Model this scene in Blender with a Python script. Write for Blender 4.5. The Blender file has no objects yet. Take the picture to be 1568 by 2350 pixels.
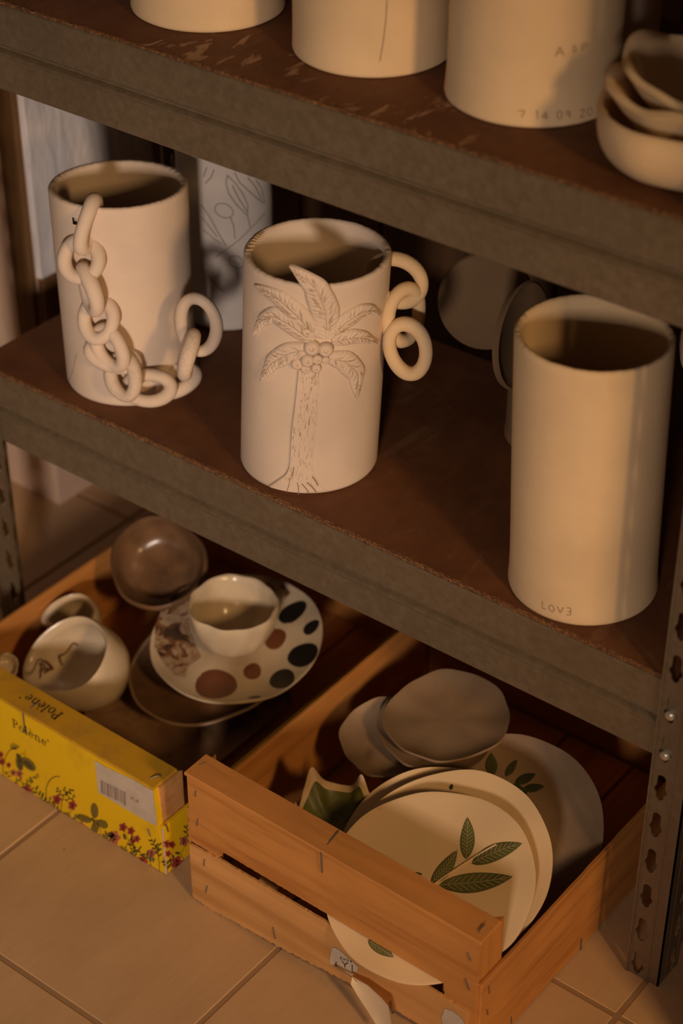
import bpy, bmesh, math, random
import numpy as np
from mathutils import Matrix, Vector
from mathutils.geometry import tessellate_polygon
random.seed(7); RNG = np.random.default_rng(11)
scene = bpy.context.scene
COL = scene.collection

# ------------------------------------------------------------------ camera
W, H, FPX = 1568.0, 2350.0, 4398.0
PITCH, AZY = math.radians(35.4), math.radians(37.95)
CPOS = np.array([0.5068, -1.1308, 1.4])
_h = np.array([-math.sin(AZY), math.cos(AZY), 0.0])
CR = np.array([math.cos(AZY), math.sin(AZY), 0.0])
UPZ = np.array([0.0, 0.0, 1.0])
CF = _h*math.cos(PITCH) - UPZ*math.sin(PITCH)
CU = _h*math.sin(PITCH) + UPZ*math.cos(PITCH)
TOW = -_h                                   # horizontal direction towards the viewer
cam_d = bpy.data.cameras.new('camera'); cam = bpy.data.objects.new('camera', cam_d); COL.objects.link(cam)
cam_d.sensor_width = 36.0; cam_d.lens = FPX/H*36.0; cam_d.clip_start = 0.05
cam_d.dof.use_dof = True; cam_d.dof.focus_distance = 1.76; cam_d.dof.aperture_fstop = 3.6
M = Matrix.Identity(4)
for i in range(3):
    M[i][0] = CR[i]; M[i][1] = CU[i]; M[i][2] = -CF[i]; M[i][3] = CPOS[i]
cam.matrix_world = M
scene.camera = cam

# ------------------------------------------------------------------ world, light, exposure
world = bpy.data.worlds.new('world'); scene.world = world; world.use_nodes = True
bg = world.node_tree.nodes['Background']; bg.inputs[0].default_value = (1.0, 0.66, 0.40, 1); bg.inputs[1].default_value = 0.062

def area(name, loc, target, sx, sy, power, color, spread=180):
    l = bpy.data.lights.new(name, 'AREA'); l.shape = 'RECTANGLE'; l.size = sx; l.size_y = sy
    l.energy = power; l.color = color; l.spread = math.radians(spread)
    o = bpy.data.objects.new(name, l); COL.objects.link(o); o.location = loc
    o.rotation_euler = (Vector(target)-Vector(loc)).to_track_quat('-Z', 'Y').to_euler()
    return o
area('window_light', (0.77, -1.95, 0.93), (-0.82, 0.05, 0.38), 0.20, 0.26, 2.4, (1.0, 0.81, 0.68), 46)
area('doorway_light', (1.45, -0.80, 1.32), (-0.35, -0.05, 0.35), 0.18, 0.30, 16.5, (1.0, 0.60, 0.26))
scene.view_settings.view_transform = 'Standard'; scene.view_settings.look = 'None'
scene.view_settings.exposure = 0.0; scene.view_settings.gamma = 1.0
scene.view_settings.use_curve_mapping = False

# ------------------------------------------------------------------ helpers: measured points
def ray(px, py): return CF + CR*(px-W/2)/FPX - CU*(py-H/2)/FPX
def pl(px, py, ax, v):
    d = ray(px, py); return CPOS + d*((v-CPOS[ax])/d[ax])
def FZ(px, py, z=0.0): return pl(px, py, 2, z)
def PY(px, py, y): return pl(px, py, 1, y)
def PX(px, py, x): return pl(px, py, 0, x)
def PD(px, py, d): return CPOS + ray(px, py)*d
def nrm(v): v = np.asarray(v, float); return v/np.linalg.norm(v)

# ------------------------------------------------------------------ helpers: objects
ORG = {}
def tag(o, label=None, cat=None, group=None, kind=None):
    if label: o['label'] = label
    if cat: o['category'] = cat
    if group: o['group'] = group
    if kind: o['kind'] = kind
    return o
def thing(name, loc, label, cat, group=None):
    o = bpy.data.objects.new(name, None); COL.objects.link(o); o.empty_display_size = 0.02
    o.location = tuple(float(k) for k in loc); ORG[o] = np.array(loc, float)
    return tag(o, label, cat, group)
def mesh(name, V, Fc, mat, parent=None, smooth=True, angle=40, origin=None, mats=None, mi=None):
    V = np.asarray(V, float)
    if parent is not None: og = ORG[parent]
    elif origin is not None: og = np.array(origin, float)
    else: og = np.array([V[:,0].mean(), V[:,1].mean(), V[:,2].min()])
    me = bpy.data.meshes.new(name); me.from_pydata((V-og).tolist(), [], [tuple(int(i) for i in f) for f in Fc])
    for m in (mats or [mat]): me.materials.append(m)
    if mi is not None: me.polygons.foreach_set('material_index', mi)
    if smooth:
        me.polygons.foreach_set('use_smooth', [True]*len(me.polygons))
        if angle is not None: me.set_sharp_from_angle(angle=math.radians(angle))
    me.update()
    o = bpy.data.objects.new(name, me); COL.objects.link(o)
    if parent is not None: o.parent = parent
    else: o.location = tuple(og)
    ORG[o] = og
    return o
class MB:
    """collects verts and faces of one mesh"""
    def __init__(s): s.V = []; s.F = []
    def add(s, V, F):
        n = len(s.V); s.V.extend([tuple(map(float, v)) for v in V]); s.F.extend([tuple(i+n for i in f) for f in F])
    def build(s, name, mat, parent=None, **k): return mesh(name, s.V, s.F, mat, parent, **k)
def box_vf(o, a, b, c):
    o, a, b, c = map(lambda q: np.asarray(q, float), (o, a, b, c))
    V = [o, o+a, o+a+b, o+b, o+c, o+a+c, o+a+b+c, o+b+c]
    Fc = [(0,3,2,1), (4,5,6,7), (0,1,5,4), (1,2,6,5), (2,3,7,6), (3,0,4,7)]
    if np.dot(np.cross(a, b), c) < 0: Fc = [f[::-1] for f in Fc]
    return V, Fc
def slab(name, o, a, b, c, mat, parent=None, bev=0.0008, nseg=1, jit=0.0, **k):
    """bevelled board: corner o, edge vectors a (long), b, c; optional subdivision along a with jitter of the edges"""
    bm = bmesh.new(); o, a, b, c = map(lambda q: np.asarray(q, float), (o, a, b, c))
    rows = []
    for i in range(nseg+1):
        p = o + a*i/nseg
        q = [p, p+b, p+b+c, p+c]
        if jit: q = [x + nrm(b)*random.uniform(-jit, jit)*0.3 + nrm(c)*random.uniform(-jit, jit) for x in q]
        rows.append([bm.verts.new(tuple(x)) for x in q])
    for i in range(nseg):
        for j in range(4):
            bm.faces.new((rows[i][j], rows[i][(j+1)%4], rows[i+1][(j+1)%4], rows[i+1][j]))
    bm.faces.new(rows[0][::-1]); bm.faces.new(rows[-1])
    bmesh.ops.recalc_face_normals(bm, faces=bm.faces)
    if bev:
        ed = [e for e in bm.edges if len(e.link_faces) == 2 and e.calc_face_angle() > 0.7]
        bmesh.ops.bevel(bm, geom=ed, offset=bev, segments=1, affect='EDGES', profile=0.5)
    bm.verts.index_update()
    V = [tuple(v.co) for v in bm.verts]; Fc = [tuple(v.index for v in f.verts) for f in bm.faces]; bm.free()
    return mesh(name, V, Fc, mat, parent, smooth=True, angle=25, **k)
def tube_vf(P, r, n=8, closed=False):
    P = [np.asarray(p, float) for p in P]; m = len(P); V = []; Fc = []
    rr = r if hasattr(r, '__len__') else [r]*m
    ref = None
    for i in range(m):
        t = (P[(i+1) % m]-P[i-1]) if closed else (P[min(i+1, m-1)]-P[max(i-1, 0)])
        t = nrm(t)
        if ref is None: ref = np.array([0, 0, 1.]) if abs(t[2]) < .9 else np.array([1., 0, 0])
        x = nrm(np.cross(t, ref)); y = np.cross(x, t); ref = y
        for k in range(n):
            a = 2*math.pi*k/n; V.append(P[i]+rr[i]*(x*math.cos(a)+y*math.sin(a)))
    for i in range(m if closed else m-1):
        for k in range(n):
            j = (i+1) % m
            Fc.append((i*n+k, i*n+(k+1) % n, j*n+(k+1) % n, j*n+k))
    if not closed:
        Fc.append(tuple(range(n))[::-1]); Fc.append(tuple((m-1)*n+k for k in range(n)))
    return V, Fc
def tube(name, P, r, mat, parent=None, n=8, closed=False, **k):
    V, Fc = tube_vf(P, r, n, closed); return mesh(name, V, Fc, mat, parent, **k)
def ribbon_vf(P, N, w):
    """flat strip along P with surface normals N; w is full width or list"""
    m = len(P); V = []; Fc = []
    ww = w if hasattr(w, '__len__') else [w]*m
    for i in range(m):
        t = nrm(np.asarray(P[min(i+1, m-1)])-np.asarray(P[max(i-1, 0)])); s = nrm(np.cross(N[i], t))*ww[i]/2
        V += [np.asarray(P[i])-s, np.asarray(P[i])+s]
    for i in range(m-1): Fc.append((2*i, 2*i+2, 2*i+3, 2*i+1))
    return V, Fc
def basis(n):
    n = nrm(n); u = np.cross([0, 0, 1.], n)
    u = nrm(u) if np.linalg.norm(u) > 1e-4 else np.array([1., 0, 0])
    return n, u, np.cross(n, u)
def frame(az, b):
    a, bb = math.radians(az), math.radians(b)
    hh = np.array([math.sin(a), -math.cos(a), 0]); n = hh*math.cos(bb)+UPZ*math.sin(bb)
    u = np.array([math.cos(a), math.sin(a), 0]); return n, u, np.cross(n, u)
def lathe_vf(prof, c, n, u, v, N=72, wob=None, su=1.0, sv=1.0):
    """profile [(r,h)...] turned about n at c; wob(theta, r, h) -> (scale_r, dh)"""
    V = []; Fc = []; c = np.asarray(c, float); m = len(prof)
    for (r, h_) in prof:
        for k in range(N):
            t = 2*math.pi*k/N; s, dh = wob(t, r, h_) if wob else (1, 0)
            V.append(c + u*r*s*su*math.cos(t) + v*r*s*sv*math.sin(t) + n*(h_+dh))
    for i in range(m-1):
        for k in range(N):
            j = (k+1) % N; Fc.append((i*N+k, i*N+j, (i+1)*N+j, (i+1)*N+k))
    if prof[0][0] > 1e-6: Fc.append(tuple(range(N))[::-1])
    if prof[-1][0] > 1e-6: Fc.append(tuple((m-1)*N+k for k in range(N)))
    return V, Fc
def lathe(name, prof, c, mat, parent=None, n=UPZ, u=np.array([1., 0, 0]), v=np.array([0, 1., 0]), **k):
    kw = {q: k.pop(q) for q in ('N', 'wob', 'su', 'sv') if q in k}
    V, Fc = lathe_vf(prof, c, np.asarray(n, float), u, v, **kw); return mesh(name, V, Fc, mat, parent, **k)
def poly_prism_vf(pts, depth):
    """pts: list of 3D outline points (planar); extruded by vector depth"""
    pts = [np.asarray(p, float) for p in pts]; m = len(pts)
    V = pts + [p+depth for p in pts]
    tri = tessellate_polygon([[Vector(p) for p in pts]])
    Fc = [tuple(t) for t in tri] + [tuple(i+m for i in t)[::-1] for t in tri]
    Fc += [(i, (i+1) % m, (i+1) % m+m, i+m) for i in range(m)]
    return V, Fc

# ------------------------------------------------------------------ materials
def mat(name, base, rough=0.8, metal=0.0, spec=0.5, build=None, coat=0.0):
    m = bpy.data.materials.new(name); m.use_nodes = True; nt = m.node_tree
    b = nt.nodes['Principled BSDF']
    b.inputs['Base Color'].default_value = (*base, 1); b.inputs['Roughness'].default_value = rough
    b.inputs['Metallic'].default_value = metal; b.inputs['Specular IOR Level'].default_value = spec
    b.inputs['Coat Weight'].default_value = coat; b.inputs['Coat Roughness'].default_value = 0.08
    if build: build(nt, b)
    return m
def N_(nt, t, **k):
    n = nt.nodes.new(t)
    for a, v in k.items():
        if a.startswith('i_'): n.inputs[a[2:].replace('_', ' ')].default_value = v
        else: setattr(n, a, v)
    return n
def coords(nt, scale=(1, 1, 1)):
    g = N_(nt, 'ShaderNodeNewGeometry'); mp = N_(nt, 'ShaderNodeMapping'); mp.inputs['Scale'].default_value = scale
    nt.links.new(g.outputs['Position'], mp.inputs['Vector']); return mp.outputs['Vector']
def noise(nt, scale, detail=4, rough=0.55, vec=None, sc=(1, 1, 1), dist=0.0):
    n = N_(nt, 'ShaderNodeTexNoise'); n.inputs['Scale'].default_value = scale; n.inputs['Detail'].default_value = detail
    n.inputs['Roughness'].default_value = rough; n.inputs['Distortion'].default_value = dist
    nt.links.new(vec if vec is not None else coords(nt, sc), n.inputs['Vector']); return n.outputs['Fac']
def ramp(nt, fac, stops):
    r = N_(nt, 'ShaderNodeValToRGB'); e = r.color_ramp.elements
    while len(e) < len(stops): e.new(0.5)
    for el, (p, c) in zip(e, stops): el.position = p; el.color = (*c, 1) if len(c) == 3 else c
    nt.links.new(fac, r.inputs[0]); return r.outputs[0]
def mix(nt, fac, a, b, mode='MIX'):
    m = N_(nt, 'ShaderNodeMix', data_type='RGBA', blend_type=mode)
    for sock, val in ((m.inputs[0], fac), (m.inputs[6], a), (m.inputs[7], b)):
        if isinstance(val, (tuple, list)): sock.default_value = (*val, 1) if len(val) == 3 else val
        elif isinstance(val, (int, float)): sock.default_value = val
        else: nt.links.new(val, sock)
    return m.outputs[2]
def bump(nt, b, fac, strength, dist=0.001):
    n = N_(nt, 'ShaderNodeBump'); n.inputs['Strength'].default_value = strength; n.inputs['Distance'].default_value = dist
    nt.links.new(fac, n.inputs['Height']); nt.links.new(n.outputs[0], b.inputs['Normal'])
def clay(name, c, var=0.12, rough=0.88, bs=0.35):
    def f(nt, b):
        n1 = noise(nt, 9, 5); n2 = noise(nt, 260, 3, 0.6)
        d = tuple(x*(1-var) for x in c); l = tuple(min(1, x*(1+var*0.7)) for x in c)
        col = ramp(nt, n1, [(0.3, d), (0.7, l)])
        sp = ramp(nt, noise(nt, 900, 1), [(0.22, (0.80, 0.76, 0.70)), (0.30, (1, 1, 1))])
        nt.links.new(mix(nt, 1.0, col, sp, 'MULTIPLY'), b.inputs['Base Color'])
        bump(nt, b, n2, bs, 0.0006)
    return mat(name, c, rough, spec=0.25, build=f)
def glaze(name, c, var=0.15, rough=0.22):
    def f(nt, b):
        n1 = noise(nt, 25, 5); d = tuple(x*(1-var) for x in c); l = tuple(min(1, x*(1+var*0.5)) for x in c)
        nt.links.new(ramp(nt, n1, [(0.3, d), (0.7, l)]), b.inputs['Base Color']); bump(nt, b, noise(nt, 90, 2), 0.12, 0.001)
    return mat(name, c, rough, build=f)
def wood(name, c, dark, axis=0, rough=0.62):
    sc = [55, 55, 55]; sc[axis] = 3.5
    def f(nt, b):
        n1 = noise(nt, 1.0, 6, 0.6, sc=tuple(sc), dist=0.6); n2 = noise(nt, 7, 3)
        col = ramp(nt, n1, [(0.28, dark), (0.5, c), (0.78, tuple(min(1, x*1.2) for x in c))])
        col = mix(nt, ramp(nt, n2, [(0.35, (0, 0, 0)), (0.75, (0.5, 0.5, 0.5))]), col, tuple(0.55*x for x in c))
        nt.links.new(col, b.inputs['Base Color']); bump(nt, b, n1, 0.25, 0.0008)
    return mat(name, c, rough, spec=0.35, build=f)

CLAY = clay('bisque_clay', (0.64, 0.505, 0.39))
CLAYW = clay('warm_bisque_clay', (0.64, 0.46, 0.27))
CLAYG = clay('grey_bisque_clay', (0.50, 0.45, 0.42))
GROOVE_SHADE = clay('painted_groove_shade', (0.27, 0.17, 0.10), bs=0.1)  # shade inside cut lines, painted as a darker clay colour
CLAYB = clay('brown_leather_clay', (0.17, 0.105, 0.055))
CREAM = glaze('cream_glaze', (0.66, 0.52, 0.35))
CREAM_M = clay('cream_matt_plate', (0.78, 0.56, 0.32), 0.06, 0.6, 0.08)
TAUPE = glaze('taupe_plate_glaze', (0.31, 0.20, 0.115), 0.12, 0.5)
DARKGL = glaze('dark_brown_glaze', (0.19, 0.10, 0.048), 0.5, 0.26)
GREEN = glaze('leaf_green_glaze', (0.125, 0.125, 0.026), 0.5, 0.5)
GREEN_D = glaze('dark_leaf_glaze', (0.06, 0.062, 0.018), 0.5, 0.5)
BLACKGL = glaze('black_spot_glaze', (0.018, 0.014, 0.011), 0.3, 0.3)
REDGL = glaze('rust_spot_glaze', (0.19, 0.065, 0.025), 0.3, 0.35)
SPRUE = mat('pale_incision', (0.45, 0.36, 0.2), 0.7)
def f_marble(nt, b):
    n = noise(nt, 28, 6, 0.6, dist=2.2)
    nt.links.new(ramp(nt, n, [(0.36, (0.07, 0.045, 0.03)), (0.44, (0.25, 0.11, 0.05)), (0.5, (0.52, 0.40, 0.26)), (0.56, (0.3, 0.14, 0.06)), (0.64, (0.5, 0.38, 0.25))]), b.inputs['Base Color'])
MARBLE = mat('marbled_glaze', (0.4, 0.3, 0.2), 0.25, build=f_marble)
def f_tray(nt, b):
    n = noise(nt, 22, 6, 0.65, dist=0.6)
    nt.links.new(ramp(nt, n, [(0.32, (0.11, 0.07, 0.04)), (0.5, (0.32, 0.18, 0.09)), (0.7, (0.42, 0.235, 0.115))]), b.inputs['Base Color']); bump(nt, b, n, 0.2, 0.002)
TRAYM = mat('mottled_brown_tray', (0.12, 0.07, 0.04), 0.35, build=f_tray)
def f_steel(nt, b):
    n = noise(nt, 130, 3, 0.6); n2 = noise(nt, 6, 4)
    col = ramp(nt, n, [(0.3, (0.205, 0.152, 0.094)), (0.7, (0.245, 0.185, 0.118))])
    col = mix(nt, ramp(nt, n2, [(0.4, (0, 0, 0)), (0.75, (0.55, 0.55, 0.55))]), col, (0.16, 0.115, 0.068))
    nt.links.new(col, b.inputs['Base Color'])
    nt.links.new(ramp(nt, n, [(0.2, (0.42,)*3), (0.8, (0.62,)*3)]), b.inputs['Roughness'])
STEEL = mat('galvanised_steel', (0.27, 0.24, 0.19), 0.5, metal=0.55, build=f_steel)
RIVET = mat('zinc_rivet', (0.6, 0.55, 0.45), 0.3, metal=0.6)
WIRE = mat('grey_wire', (0.2, 0.19, 0.18), 0.4, metal=0.7)
def board(name, smear):
    def f(nt, b):
        base = ramp(nt, noise(nt, 14, 6, 0.65), [(0.3, (0.085, 0.029, 0.010)), (0.7, (0.145, 0.055, 0.020))])
        st = noise(nt, 1.0, 5, 0.65, sc=(45, 17, 20), dist=1.0)
        rg = noise(nt, 5.0, 2)
        m1 = ramp(nt, st, [(0.57, (0, 0, 0)), (0.63, (1, 1, 1))]); m2 = ramp(nt, rg, [(0.44, (0, 0, 0)), (0.58, (1, 1, 1))])
        msk = mix(nt, 1.0, m1, m2, 'MULTIPLY')
        msk = mix(nt, 1.0, msk, (smear,)*3, 'MULTIPLY')
        col = mix(nt, msk, base, (0.36, 0.22, 0.13))
        sp = ramp(nt, noise(nt, 420, 1), [(0.76, (0, 0, 0)), (0.80, (0.8, 0.8, 0.8))])
        col = mix(nt, sp, col, (0.34, 0.22, 0.14))
        nt.links.new(col, b.inputs['Base Color'])
        nt.links.new(ramp(nt, st, [(0.3, (0.5,)*3), (0.7, (0.75,)*3)]), b.inputs['Roughness'])
    return mat(name, (0.1, 0.045, 0.02), 0.6, spec=0.3, build=f)
BOARD_UP = board('stained_hardboard', 0.85); BOARD_LO = board('dark_hardboard', 0.14)
def f_edge(nt, b):
    n = noise(nt, 1.0, 4, 0.7, sc=(160, 500, 700))
    nt.links.new(ramp(nt, n, [(0.35, (0.04, 0.016, 0.006)), (0.52, (0.17, 0.07, 0.022)), (0.72, (0.30, 0.15, 0.055))]), b.inputs['Base Color']); bump(nt, b, n, 0.8, 0.002)
CHIP = mat('raw_chipboard_edge', (0.3, 0.15, 0.05), 0.9, build=f_edge)
def f_tile(nt, b):
    n1 = noise(nt, 5, 6, 0.6); n2 = noise(nt, 1.0, 4, 0.6, sc=(30, 9, 10))
    col = ramp(nt, n1, [(0.3, (0.48, 0.30, 0.155)), (0.7, (0.60, 0.385, 0.205))])
    col = mix(nt, ramp(nt, n2, [(0.45, (0, 0, 0)), (0.8, (0.35,)*3)]), col, (0.44, 0.265, 0.13))
    sp = ramp(nt, noise(nt, 120, 1), [(0.80, (0, 0, 0)), (0.83, (1, 1, 1))])
    nt.links.new(mix(nt, sp, col, (0.12, 0.06, 0.02)), b.inputs['Base Color']); bump(nt, b, n2, 0.25, 0.004)
TILE = mat('beige_floor_tile', (0.4, 0.24, 0.13), 0.42, build=f_tile)
GROUT = mat('brown_grout', (0.33, 0.195, 0.095), 0.95)
WX = wood('orange_plywood_x', (0.56, 0.235, 0.058), (0.38, 0.135, 0.026), 0)
WY = wood('orange_plywood_y', (0.56, 0.235, 0.058), (0.38, 0.135, 0.026), 1)
WZ = wood('orange_plywood_z', (0.56, 0.235, 0.058), (0.38, 0.135, 0.026), 2)
WPALE = wood('pale_raw_plywood', (0.60, 0.30, 0.10), (0.43, 0.19, 0.05), 0)
WDARK = wood('brown_frame_wood', (0.17, 0.085, 0.03), (0.10, 0.045, 0.015), 2)
WBACK = wood('dark_back_boards', (0.10, 0.05, 0.02), (0.05, 0.024, 0.01), 2)
YWALL = mat('pinkish_plaster', (0.62, 0.43, 0.31), 0.95, build=lambda nt, b: bump(nt, b, noise(nt, 40, 5), 0.5, 0.003))
def f_plaster(nt, b):
    n = noise(nt, 1.0, 5, 0.6, sc=(60, 60, 16), dist=0.8)
    nt.links.new(ramp(nt, n, [(0.3, (0.58, 0.53, 0.52)), (0.7, (0.80, 0.75, 0.74))]), b.inputs['Base Color']); bump(nt, b, n, 0.7, 0.004)
PLASTER = mat('white_textured_plaster', (0.5, 0.46, 0.42), 0.9, build=f_plaster)
YEL = mat('yellow_printed_paper', (0.80, 0.50, 0.005), 0.5, build=lambda nt, b: nt.links.new(mix(nt, ramp(nt, noise(nt, 16, 6, 0.65), [(0.56, (0, 0, 0)), (0.72, (0.75,)*3)]), (0.80, 0.50, 0.005), (0.62, 0.37, 0.012)), b.inputs['Base Color']))
YELT = mat('worn_yellow_top_paper', (0.50, 0.27, 0.02), 0.55, build=lambda nt, b: nt.links.new(mix(nt, ramp(nt, noise(nt, 22, 6, 0.7), [(0.5, (0, 0, 0)), (0.72, (0.9,)*3)]), (0.60, 0.32, 0.012), (0.42, 0.22, 0.03)), b.inputs['Base Color']))
INK = mat('black_ink', (0.035, 0.025, 0.012), 0.6)
INKG = mat('olive_ink', (0.08, 0.065, 0.012), 0.6)
INKW = mat('olive_wing_ink', (0.20, 0.14, 0.015), 0.6)
INKR = mat('red_ink', (0.36, 0.045, 0.03), 0.6)
INKP = mat('pink_ink', (0.45, 0.13, 0.07), 0.6)
PAPER = mat('white_sticker', (0.55, 0.46, 0.37), 0.6, build=lambda nt, b: nt.links.new(ramp(nt, noise(nt, 60, 5), [(0.3, (0.48, 0.39, 0.31)), (0.7, (0.60, 0.50, 0.40))]), b.inputs['Base Color']))
PAPERE = mat('torn_paper', (0.82, 0.62, 0.40), 0.7)
PENCIL = mat('brown_line_glaze', (0.15, 0.07, 0.025), 0.4)
BRISTLE = mat('black_bristle', (0.012, 0.01, 0.008), 0.7)

# ================================================================== SETTING
Z1, Z2 = 0.357, 0.772                      # tops of the two shelves
floor = mesh('floor', *box_vf((-2.2, -1.6, -0.03), (3.6, 0, 0), (0, 2.6, 0), (0, 0, 0.0290)), GROUT, smooth=False, origin=(0, 0, 0))
tag(floor, 'beige ceramic tile floor with brown grout lines', None, kind='structure')
tx0, ty0, tp, tq = -0.0125, -0.0525, 0.2975, 0.2997
for i in range(-6, 3):
    for j in range(-3, 3):
        x0, y0 = tx0+i*tp, ty0+j*tq; g = 0.0019
        slab('tile', (x0+g, y0+g, -0.006), (tp-2*g, 0, 0), (0, tq-2*g, 0), (0, 0, 0.006+random.uniform(-3e-4, 2e-4)), TILE, floor, bev=0.0016)
wl = mesh('wall_left', *box_vf((-2.2, 0.216, 0), (1.204, 0, 0), (0, 0.34, 0), (0, 0, 2.2)), YWALL, smooth=False)
tag(wl, 'pinkish plaster wall corner left of the shelf', kind='structure')
wb = mesh('wall_back', *box_vf((-0.996, 0.556, 0), (2.0, 0, 0), (0, 0.05, 0), (0, 0, 2.2)), WBACK, smooth=False)
tag(wb, 'dark brown wall behind the shelf', kind='structure')
for k in range(8):
    slab('plank', (-0.99+k*0.125, 0.548, 0.0), (0, 0, 2.2), (0.121, 0, 0), (0, 0.009, 0), WBACK, wb, bev=0.001)
blocker = mesh('light_blocker_right', *box_vf((0.17, -0.112, 0), (0.12, 0, 0), (0, 0.718, 0), (0, 0, 2.2)), YWALL, smooth=False)  # unseen block, added to keep the right-hand light off the shelf and crate
tag(blocker, 'unseen plaster block added right of the shelf to block light', kind='structure')

# framed white panel on the side of the wall corner
fp = thing('framed_panel', (-0.985, 0.30, 0.24), 'white textured panel in a brown wooden frame left of the shelf', 'panel')
slab('stile', (-1.026, 0.2065, 0.24), (0, 0, 0.9), (0.030, 0, 0), (0, 0.0085, 0), WDARK, fp)
slab('stile', (-0.995, 0.416, 0.24), (0, 0, 0.9), (0, 0.12, 0), (0.016, 0, 0), WDARK, fp)
slab('rail', (-0.995, 0.216, 0.24), (0, 0.20, 0), (0, 0, 0.086), (0.010, 0, 0), WDARK, fp)
slab('panel', (-0.995, 0.214, 0.326), (0, 0, 0.81), (0, 0.20, 0), (0.009, 0, 0), PLASTER, fp)

# ================================================================== STEEL SHELF
DEP, XL = 0.345, -0.873
sh = thing('steel_shelf', (XL/2, DEP/2, 0), 'galvanised steel shelving unit with brown hardboard shelves', 'shelf')
FLW, PITCHZ, THK = 0.035, 0.0447, 0.0016
slot = [(0.0, .0150), (.0022, .0146), (.0038, .0130), (.0044, .0100), (.0044, .0020), (.0064, -.0022), (.0064, -.0046), (.0042, -.0072), (.0036, -.0115), (.0, -.0150)]
slot = slot[:-1] + [(0.0, -.0145)] + [(-x, z) for x, z in slot[::-1][1:-1]]
def slotted(cx):
    """one flange: list of cells (outer rect + slot), local x 0..FLW from corner, z up; returns verts/faces in (s,z,t) space"""
    V = []; Fc = []
    nz = 27
    for k in range(nz):
        zc = 0.0165 + k*PITCHZ; zb = zc-PITCHZ/2 if k else 0.0; ztp = zc+PITCHZ/2
        outer = [(0, zb), (FLW, zb), (FLW, ztp), (0, ztp)]
        hole = [(cx+x, zc+z) for x, z in slot]
        pts = outer+hole
        tri = tessellate_polygon([[Vector((x, z, 0)) for x, z in outer], [Vector((x, z, 0)) for x, z in hole]])
        n = len(V)
        for tt in (0, THK):
            V += [(x, z, tt) for x, z in pts]
        m = len(pts)
        for t in tri:
            Fc.append(tuple(n+i for i in t)); Fc.append(tuple(n+m+i for i in t)[::-1])
        for i in range(4, m):
            j = i+1 if i+1 < m else 4
            Fc.append((n+i, n+j, n+m+j, n+m+i))
        for i in range(4):
            if (i == 0 and k) or (i == 2 and k < nz-1): continue
            j = (i+1) % 4; Fc.append((n+i, n+j, n+m+j, n+m+i))
    return V, Fc
SV, SF = slotted(0.0235)
def post(xc, yc, sx, sy):
    mb = MB()
    mb.add([(xc+sx*s, yc+sy*t, z) for s, z, t in SV], SF)
    mb.add([(xc+sx*t, yc+sy*s, z) for s, z, t in SV], SF)
    ht = 0.0165+26*PITCHZ+PITCHZ/2
    for (a, w, d) in ((FLW-0.0022, 0.0022, 0.0009), (FLW-0.0042, 0.0010, 0.0006), (0.0115, 0.0016, 0.0005)):       # folded edge and pressed rib
        V, Fc = box_vf((xc+sx*a, yc-sy*d, 0), (sx*w, 0, 0), (0, sy*d*1.2, 0), (0, 0, ht)); mb.add(V, Fc)
        V, Fc = box_vf((xc-sx*d, yc+sy*a, 0), (sx*d*1.2, 0, 0), (0, sy*w, 0), (0, 0, ht)); mb.add(V, Fc)
    o = mb.build('post', STEEL, sh, smooth=False)
    return o
posts = [post(0.0, 0.0, -1, 1), post(XL, 0.0, 1, 1), post(0.0, DEP, -1, -1), post(XL, DEP, 1, -1)]
def beam_prof(zb, zt):
    zm = zb+0.041
    return [(0.022, zt), (0.0045, zt), (0.0032, zt-0.0012), (0.0031, zm+0.0050), (0.0046, zm+0.0030), (0.0074, zm+0.0014), (0.0072, zm-0.0004), (0.0030, zm-0.0018), (0.0012, zm-0.0032), (0.0012, zm-0.0046), (0.0026, zm-0.0068), (0.0032, zb+0.0012), (0.0045, zb), (0.012, zb)]
def beam(zb, zt, axis, pos, a, b, sgn):
    pr = beam_prof(zb, zt); pr = pr + [(y+0.0013 if 0 < i < len(pr)-1 else y, z-0.0013 if i < 3 else (z+0.0013 if i > len(pr)-4 else z)) for i, (y, z) in list(enumerate(pr))[::-1]]
    V = []; m = len(pr); nseg = 24
    for k in range(nseg+1):
        t = a+(b-a)*k/nseg
        for (y, z) in pr: V.append((t, pos+sgn*y, z) if axis == 0 else (pos+sgn*y, t, z))
    Fc = [(k*m+i, k*m+(i+1) % m, (k+1)*m+(i+1) % m, (k+1)*m+i) for k in range(nseg) for i in range(m)]
    return mesh('beam', V, Fc, STEEL, sh, angle=30)
for zt, zb in ((0.3532, 0.270), (0.7698, 0.6855)):
    beams = [beam(zb, zt, 0, 0.0, XL+0.003, -0.003, 1), beam(zb, zt, 0, DEP, XL+0.003, -0.003, -1),
             beam(zb, zt, 1, XL, 0.006, DEP-0.006, 1), beam(zb, zt, 1, 0.0, 0.006, DEP-0.006, -1)]
    for xr in (-0.0235, XL+0.0235):
        for dz in (0.0540, 0.0085):
            V, Fc = lathe_vf([(0.0048, -0.004), (0.0048, 0.0006), (0.0042, 0.0020), (0.0028, 0.0030), (0.0, 0.0034)], (xr, 0.0, zb+dz), np.array([0, -1., 0]), np.array([1., 0, 0]), np.array([0, 0, 1.]), N=16)
            mesh('rivet', V, Fc, RIVET, beams[0])
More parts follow.
